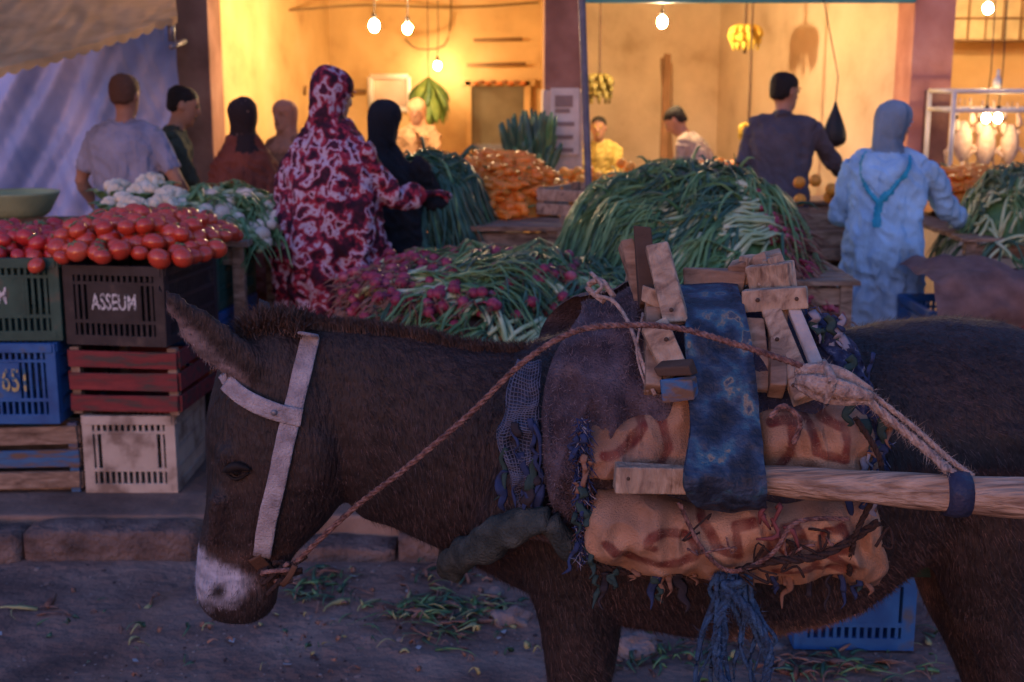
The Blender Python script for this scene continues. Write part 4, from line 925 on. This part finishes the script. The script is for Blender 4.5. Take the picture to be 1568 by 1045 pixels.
rubm=M('rubber_blue_worn',[(.3,(.010,.013,.02)),(.45,(.020,.030,.052)),(.55,(.035,.06,.105)),(.62,(.045,.12,.17)),(.655,(.22,.18,.13)),(.68,(.05,.07,.10))],scale=24,stretch=(1,1,.6),rough=.55,bump=1,bscale=60,detail=14,spec=.35)
strokes=[]
sp=[(1010+ (12+9.5*t)*1.25*math.cos(t*1.25+2.4),826+(12+9.5*t)*.62*math.sin(t*1.25+2.4)) for t in [i*.35 for i in range(17)]]
strokes+= [sp,[(1075,790),(1095,830),(1130,850),(1120,800),(1150,790)],[(1165,850),(1190,800),(1215,795),(1225,830),(1190,830)],[(1245,860),(1250,800),(1285,800),(1290,835),(1255,835),(1300,865)],[(1190,875),(1240,868),(1300,875)],
 [(990,620),(985,660),(960,690),(925,705)],[(1015,640),(1022,690),(1005,735)],
 [(1185,650),(1215,648),(1210,690),(1195,715)],[(1240,640),(1250,690),(1290,700),(1295,655),(1262,640)]]
strokes=[[W(x,y,2.15) for x,y in s] for s in strokes]
segs=[(a.x,a.z,b.x-a.x,b.z-a.z,(b.x-a.x)**2+(b.z-a.z)**2) for s in strokes for a,b in zip(s,s[1:])]
def scol(v):
    q=Vector(v); n=noise.noise(q*26)*.006; px=v[0]+n; pz=v[2]+noise.noise(q*26+Vector((5,5,5)))*.006; dm=9
    for ax,az,dx,dz,l in segs:
        t=((px-ax)*dx+(pz-az)*dz)/l; t=0 if t<0 else (1 if t>1 else t); d=(px-ax-dx*t)**2+(pz-az-dz*t)**2
        if d<dm: dm=d
    dm=math.sqrt(dm)
    k=(1-sst(.006,.010,dm))*(.8+.4*noise.noise(q*50))
    k=max(0,min(1,k)); base=np.array([.47,.27,.165])*(1+.35*noise.noise(q*9)); dirt=max(0,noise.noise(q*5+Vector((3,3,3)))+.05)*1.3
    c=base*(1-min(.6,dirt))+np.array([.15,.09,.07])*min(.6,dirt)
    return c*(1-k)+np.array([.17,.04,.03])*k
for mir in(False,True):
    m=MB()
    m.patch([(1000,440,1235,470,2.47),(1005,480,1270,492,2.37),(1000,530,1300,530,2.30),(1000,600,1335,600,2.25),(1000,700,1350,700,2.22),(1000,780,1350,780,2.22)],.035,30,30,.012,22,1,mirror=mir)
    m.patch([(890,462,1010,436,2.47),(872,500,1035,475,2.37),(850,555,1050,545,2.30),(828,625,1052,620,2.25),(822,690,1020,700,2.23),(838,760,980,770,2.24),(865,800,960,800,2.27)],.05,60,66,.030,9,0,mirror=mir,seed=4,stretch=(2.0,1,.6))
    wp=m.obj('wool_pads',[wool,darkc],ps)
    if not mir: hairs('wool_lint',wp,fibre,18000,.004,.013,.0006,lambda:(lambda g:(g,g*.8,g*.9))(U(.03,.20)),ps,(0,0,0),None,.8)
    m=MB()
    m.patch([(900,650,1062,600,2.23),(894,690,1062,670,2.2),(902,735,1062,742,2.2)],.055,80,60,.026,12,0,mirror=mir,seed=1,stretch=(1.5,1,1))
    m.patch([(1165,632,1318,622,2.22),(1170,672,1338,665,2.19),(1172,730,1345,728,2.2)],.055,80,60,.026,12,0,mirror=mir,seed=7,stretch=(1.5,1,1))
    m.patch([(912,752,1338,762,2.2),(895,795,1352,800,2.17),(893,835,1354,850,2.18),(935,868,1345,892,2.25)],.06,190,70,.028,11,0,mirror=mir,seed=3,stretch=(1.4,1,1))
    so_=m.obj('stuffed_sack',[sackm],ps); setcol(so_,[(*scol(v),1) for v in m.v])
    if not mir: hairs('sack_fibres',so_,fibre,8000,.003,.010,.0003,lambda:(lambda g:(g,g*.62,g*.42))(U(.2,.5)),ps,(0,0,0),None,.9)
m=MB()
nf=m.patch([(795,553,832,558,2.32),(775,610,828,615,2.27),(766,660,822,670,2.24),(772,715,818,720,2.23),(792,760,826,765,2.24),(806,792,830,790,2.25)],.025,14,60,.014,30,0)
for i in range(12):
    m.tube([nf(min(1,max(0,i/11+.03*math.sin(v*40))),v,True)+Vector((0,-.002,0)) for v in[k/60 for k in range(61)]],.0012,4,1)
for j in range(62): m.tube([nf(u,min(1,j/61+.004*math.sin(u*12)),True)+Vector((0,-.003,0)) for u in[k/10 for k in range(11)]],.0012,4,1)
m.obj('net_cloth',[netm,M('net_thread',(.10,.11,.16),scale=60,bump=0)],ps)
# ragged strips of cloth hanging from the pads
m=MB()
def rag(px,py,D,L,wd,mi,dx=0):
    c=W(px,py,D); P=[c]; 
    for i in range(1,6): P.append(c+Vector((dx*L*i/5+U(-.008,.008),U(-.012,.008),-L*i/5)))
    ws=[wd,wd*U(.8,1.1),wd*U(.7,1.1),wd*U(.5,1),wd*U(.3,.8),wd*.15]
    m.tube(P,[(w_,.0018) for w_ in ws],6,mi,side=(1,U(-.5,.5),0),sub=3)
for k in range(16): rag(U(770,830),U(640,760),2.21,U(.04,.12),U(.004,.012),random.choice([0,0,1,3]),U(-.2,.3))
for k in range(12): rag(U(878,905),U(640,840),2.16,U(.03,.07),U(.004,.009),random.choice([0,1,2]),U(-.4,.4))
for k in range(26): rag(U(905,1340),880+U(-8,6),2.19,U(.015,.07),U(.003,.012),random.choice([0,1,2,2,3]),U(-.3,.3))
for k in range(20): rag(U(1290,1352),U(520,770),2.16,U(.03,.08),U(.004,.010),random.choice([0,0,1,2,4]),U(-.2,.5))
for k in range(10): rag(U(1235,1300),U(475,530),2.28,U(.03,.06),U(.004,.010),random.choice([0,1,4]),U(.1,.8))
m.obj('cloth_tatters',[M('tatter_blue',(.025,.04,.10),scale=30),M('tatter_green',(.03,.06,.055),scale=30),M('tatter_brown',(.22,.12,.08),scale=30),M('tatter_dark',(.03,.025,.03),scale=30),M('tatter_grey',(.25,.24,.28),scale=30)],ps)
m=MB()
m.patch([(1038,436,1130,434,2.42),(1043,470,1138,468,2.30),(1052,540,1148,538,2.22),(1056,620,1158,618,2.15),(1054,680,1165,680,2.09),(1048,728,1172,730,2.045),(1052,762,1172,762,2.06),(1075,778,1168,776,2.10)],.012,40,110,.012,12,0,flat=True)
rb=m.obj('rubber_band',[rubm],ps)
m=MB()
def pl(x0,y0,d0,x1,y1,d1,w_,t_,mi=0,up=(0,1,0)): m.plank(W(x0,y0,d0),W(x1,y1,d1),w_,t_,mi,up,.005)
pl(982,352,2.42,996,470,2.36,.035,.04,2); pl(960,372,2.45,985,470,2.4,.03,.04,0)
pl(1005,375,2.34,1034,495,2.27,.046,.022,1); pl(985,448,2.33,1040,470,2.31,.03,.03,1)
pl(1003,500,2.25,1036,572,2.2,.05,.025,1); pl(1008,566,2.2,1062,562,2.17,.022,.03,2); pl(1012,598,2.175,1066,596,2.15,.035,.028,3)
pl(1120,418,2.45,1200,400,2.42,.045,.04,0); pl(1140,402,2.45,1195,408,2.36,.03,.04,1); pl(1150,430,2.38,1212,426,2.33,.05,.03,1)
pl(1138,462,2.32,1238,456,2.28,.034,.03,1); pl(1178,475,2.3,1232,612,2.18,.036,.024,1); pl(1212,470,2.3,1250,560,2.2,.026,.02,4)
pl(1150,490,2.3,1165,600,2.22,.045,.02,0); pl(1160,395,2.4,1175,440,2.38,.03,.05,0); pl(1185,395,2.36,1208,460,2.34,.035,.02,1)
pl(1045,425,2.45,1140,430,2.43,.04,.03,0)
pl(940,733,2.11,1062,738,2.10,.048,.028,1); pl(1010,515,2.235,1030,550,2.22,.04,.006,3)
for x_ in(1000,1190):
    a=W(x_,400,2.45); pts=[W(x_,600,2.2),W(x_,480,2.32),Vector((a.x,2.5,a.z-.01))]; mir=[Vector((p.x,5-p.y,p.z)) for p in pts[:2]][::-1]
    for p,q in zip(pts+mir,(pts+mir)[1:]): m.plank(p,q,.045,.03,0,(1,0,0))
for (x,y,d) in[(1012,400,2.325),(1028,475,2.26),(1160,460,2.29),(1220,458,2.275),(1190,520,2.25),(1215,590,2.18),(962,733,2.095),(1020,520,2.21)]:
    m.ball(W(x,y,d),.004,2,8,6)
m.obj('wooden_frame',[wood,woodl,woodd,woodb,M('wood_bleached',(.42,.37,.34),scale=20,bump=.6)],ps,bevel=.003)
m=MB()
for k in range(8):
    o=Vector((0,U(-.010,.010),U(-.013,.013))); m.tube([W(1218,578,2.12)+o,W(1250,584,2.09)+o*1.6,W(1290,592,2.08)+o*1.7,W(1335,606,2.08)+o*.6],[(.005,.003),(.012,.005),(.011,.005),(.006,.003)],7,0,side=(0,0,1),sub=4)
for k in range(5):
    o=Vector((0,U(-.01,.01),U(-.01,.01))); m.tube([W(1262,562,2.1)+o,W(1275,585,2.06),W(1262,608,2.08)+o],[.004,.008,.004],6,0,sub=4)
twist(m,[W(1312,600,2.09),W(1360,640,2.08),W(1410,682,2.06),W(1462,728,2.03)],.007); twist(m,[W(1325,612,2.08),W(1372,652,2.09),W(1425,695,2.05),W(1450,722,2.02)],.006)
twist(m,[W(1330,600,2.1),W(1400,655,2.07),W(1450,700,2.05),W(1490,730,2.03)],.0045)
m.tube([W(905,418,2.4),W(922,438,2.36),W(912,452,2.36),W(940,462,2.34),W(965,500,2.3),W(985,560,2.23),W(1003,605,2.19)],.004,6,0,sub=5)
m.tube([W(940,455,2.37),W(920,430,2.38),W(900,440,2.4),W(925,462,2.36)],.006,6,0,sub=5)
m.tube([W(985,480,2.32),W(975,540,2.25),W(992,600,2.2)],.0025,5,0,sub=5)
kr=m.obj('knotted_rags',[ropep],ps); hairs('rag_threads',kr,fibre,1800,.006,.022,.0004,lambda:(lambda g:(g,g*.8,g*.68))(U(.2,.5)),ps,(0,0,-.2),None,.9)
hairs('rope_threads',lr_,fibre,3000,.003,.009,.0003,lambda:(lambda g:(g,g*.7,g*.55))(U(.12,.35)),ps,(0,0,0),None,.9)
m=MB()
twist(m,[W(700,862,2.34),W(740,850,2.27),W(800,822,2.21),W(850,830,2.2),(W(900,862,2.2)),W(1000,884,2.21),W(1090,886,2.2),W(1170,862,2.1),W(1260,850,2.1),W(1345,800,2.12)],.007)
twist(m,[W(1040,770,2.1),W(1075,840,2.1),W(1120,875,2.12),W(1180,850,2.08),W(1220,800,2.07),W(1300,795,2.08)],.004,1)
twist(m,[W(1310,640,2.12),W(1350,720,2.1),W(1310,820,2.1),W(1300,880,2.16)],.005,0)
twist(m,[W(1180,640,2.13),W(1200,622,2.13),W(1225,645,2.12),W(1215,680,2.12)],.005,1)
for k in range(16):
    x=random.gauss(1180,70); y=random.gauss(845,18); c=W(x,y,2.1); m.tube([c+Vector((U(-.03,.03),U(-.01,.01),U(-.025,.025))) for _ in range(4)],U(.0015,.0035),5,random.choice([0,0,1]),sub=4)
for k in range(5):
    c=W(U(1150,1210),U(775,810),2.08); m.tube([c,c+Vector((U(-.02,.02),-.01,U(-.03,.01))),c+Vector((U(-.03,.03),0,U(-.04,.0)))],[.003,.005,.002],5,3,sub=3)
m.obj('girth_ropes',[roped,ropem,roped2,M('rag_red',(.20,.06,.06))],ps)
m=MB()
for k in range(14):
    x=U(1095,1150); p0=W(x,878,2.14); pts=[p0]; xx=p0.x
    L_=U(.14,.36)
    for i in range(1,6): xx+=U(-.022,.022); pts.append(Vector((xx,2.14+U(-.01,.01),p0.z-L_*i/5)))
    r=U(.002,.006); m.tube(pts,[r,r,r,r*.8,r*.8,.0015],6,0,sub=4)
twist(m,[W(1110,900,2.13),W(1150,940,2.12),W(1178,1000,2.12),W(1160,1060,2.12),W(1105,1040,2.12),W(1098,960,2.12),W(1120,905,2.13)],.008)
for k in range(5): c=W(1120,900,2.13); m.tube([c+Vector((U(-.025,.025),U(-.015,.015),U(-.02,.02))) for _ in range(4)],.006,6,0,sub=4)
fb=m.obj('frayed_blue_rope',[roped2],ps); hairs('blue_threads',fb,fibre,3000,.006,.02,.0004,lambda:(lambda g:(g*.5,g,g*1.8))(U(.04,.16)),ps,(0,0,-.3),None,.9)
verts=MB()
for k in range(1100):
    if R()<.62:
        t=R(); x=1235+115*t+U(-22,14); y=478+200*t+U(-20,60); D=2.36-.17*min(1,(y-470)/200.)
    else: x=U(880,905); y=U(640,860); D=2.17
    c=W(x,y,D); e=Vector((U(-.016,.016),U(-.012,.0),U(-.024,.008))); verts.tube([c,c+e*.6+Vector((0,-.004,0)),c+e],[.0012,.001,.0003],3,random.choice([0,0,0,1,2]))
verts.obj('fringe',[M('fringe_blue',(.025,.045,.13),scale=40,bump=0),M('fringe_grey',(.22,.22,.27),scale=40,bump=0),M('fringe_brown',(.12,.06,.05),scale=40,bump=0)],ps)
m=MB()
m.patch([(1235,470,1262,480,2.38),(1250,520,1300,525,2.30),(1285,580,1335,585,2.25),(1310,640,1345,640,2.21),(1325,715,1362,720,2.19)],.03,14,40,.018,40,0); m.obj('blanket_edge',[M('blanket_blue',[(.35,(.02,.025,.06)),(.6,(.05,.06,.12)),(.75,(.26,.26,.32))],scale=60,rough=.9,bump=1,bscale=150)],ps)
m=MB(); cpts=[(840,800,2.19),(790,808,2.22),(735,838,2.28),(698,858,2.38),(690,862,2.5)]
P=[W(*c) for c in cpts]; P=P+[Vector((p.x,5-p.y,p.z)) for p in P[:-1]][::-1]
m.tube(P,[.02,.03,.032,.03,.028,.03,.032,.03,.02],20,0,sub=8); P2=[W(838,800,2.2),W(870,835,2.2),W(905,858,2.2)]
m.tube(P2,[.026,.02,.012],14,0,sub=6)
m.v=[tuple(Vector(v)+Vector((0,1,1))*.014*noise.noise(Vector(v)*24)) for v in m.v]
m.obj('breast_collar',[M('collar_cloth',[(.3,(.02,.026,.024)),(.5,(.045,.055,.05)),(.7,(.08,.09,.08))],scale=26,bump=.8,bscale=160,detail=9)],ps)
m=MB(); m.patch([(1340,785,1405,780,2.45),(1345,830,1420,830,2.45),(1350,880,1425,885,2.47)],.01,10,10,.004,20,0); m.obj('green_strap_cloth',[M('strap_green',(.02,.05,.04))],ps)
def knobbly(v):
    a=noise.noise(Vector((v[0]*6,v[1]*25,v[2]*25)))*.007; b=noise.noise(Vector((v[0]*7,v[1]*30,v[2]*30)))*.009
    return (v[0],v[1]+a,v[2]+b)
for sgn in(False,True):
    m=MB(); pts=[W(1060,736,2.09),W(1180,736,2.09),W(1320,748,2.06),W(1470,756,2.03),W(1700,768,2.0),W(2300,800,1.95)]
    if sgn: pts=[Vector((p.x,5-p.y,p.z)) for p in pts]
    m.tube(pts,[.024,.025,.026,.031,.036,.04],24,0,sub=14)
    m.v=[knobbly(v) for v in m.v]
    if not sgn: m.tube([W(1446,756,2.03),W(1463,756.5,2.03),W(1481,757,2.03)],[.036,.039,.037],16,1)
    m.obj('cart_shaft',[M('shaft_wood',[(.3,(.18,.11,.075)),(.5,(.38,.26,.18)),(.75,(.54,.40,.30))],scale=26,stretch=(.25,3,3),rough=.7,bump=1,bscale=45,bstretch=(.12,3,3),dist=.6,detail=11),M('tape_navy',(.03,.035,.07),rough=.45,bump=.6,bscale=60)])
# ---------------------------------------------------------------- crate under donkey
dz=CAM_H/(math.tan(TH+math.atan((1010-522.5)/2000)))
xa0,xa1=W(1222,1000,dz).x,W(1405,1000,dz).x
pcrate('plastic_crate',((xa0+xa1)/2,dz+.25,.02),(xa1-xa0),.46,.27,blu,-2,True,'651',inky)
pcrate('plastic_crate',((xa0+xa1)/2+.06,dz+.26,.295),(xa1-xa0),.46,.25,grn,3,False)
wcrate('wooden_crate',(X(1120,4.0,950),4.15,.02),.42,.3,.16,woodd,6,2)
# ---------------------------------------------------------------- litter
def gpt(px,py):
    D=CAM_H/math.tan(TH+math.atan((py-522.5)/F)); return W(px,py,D)
m=MB()
def scraps(px,py,n,sx,sy,L0=.05,L1=.14,mi=(0,0,1,2,3)):
    for i in range(n):
        p=gpt(px+random.gauss(0,sx),py+random.gauss(0,sy)); a=U(0,6.28); strand(m,(p.x,p.y,0),(math.cos(a),math.sin(a)),U(L0,L1),lambda x,y:.018,r=U(.003,.011),mi=random.choice(mi),n=4,seg=4,curl=1.8,zo=U(0,.012),flat=.25,lift=.02)
scraps(680,950,140,52,18,.05,.15,(0,0,1,1,2,3,3)); scraps(480,905,44,26,15,.05,.15,(0,1,1,3)); scraps(1260,1030,80,80,10,.05,.12,(0,1,3,3)); scraps(700,885,30,40,12,.03,.1,(1,3,3)); scraps(1430,950,25,15,40,.03,.07); scraps(1000,1010,50,60,18,.03,.10,(0,1,1,3)); scraps(220,970,14,90,25,.03,.10,(1,3,3,2))
scraps(40,940,3,30,4,.1,.2,(3,2)); scraps(700,960,200,330,50,.012,.04,(3,3,1,2))
m.obj('vegetable_scraps',[leafg,leafd,M('stalk_dry',(.34,.34,.16)),rootm])
stm=M('stone_grey',[(.3,(.15,.11,.10)),(.7,(.30,.25,.23))],scale=12,bump=.9,bscale=50)
for px,py,r in[(782,960,.045),(970,1003,.055),(755,915,.03),(1180,1000,.03)]:
    p=gpt(px,py); m=MB(); c0=Vector((p.x,p.y,r*.5)); m.ball(c0,(r*1.3,r,r*.75),0,18,12,None,0)
    m.v=[tuple(Vector(v)+(Vector(v)-c0)*.6*noise.noise(Vector(v)*28)) for v in m.v]; m.s=[False]*len(m.s); m.obj('stone',[stm])
m=MB()
for i in range(3000):
    p=gpt(U(-50,1600),U(872,1100)); r=U(.0015,.006)*(1 if R()<.94 else 2.2); m.ball((p.x,p.y,.014),(r,r,r*.6),0 if R()<.75 else 1,6,4,None,.25)
m.s=[False]*len(m.s); m.obj('gravel',[stm,M('gravel_dark',(.06,.04,.04))])
m=MB()
for i in range(40):
    p=gpt(random.choice([U(600,1400),U(0,1500)]),U(885,1040)); a=U(0,3); d=Vector((math.cos(a),math.sin(a),0)); q=Vector((-d.y,d.x,.2)); s=U(.005,.016); p.z=.022
    m.add([p-d*s-q*s*.5,p+d*s-q*s*.4,p+d*s*.8+q*s*.5,p-d*s*.7+q*s*.6],[(0,1,2,3)],0,False)
m.obj('paper_litter',[M('paper_pale',(.45,.42,.41))])
print('objects',len(bpy.data.objects))
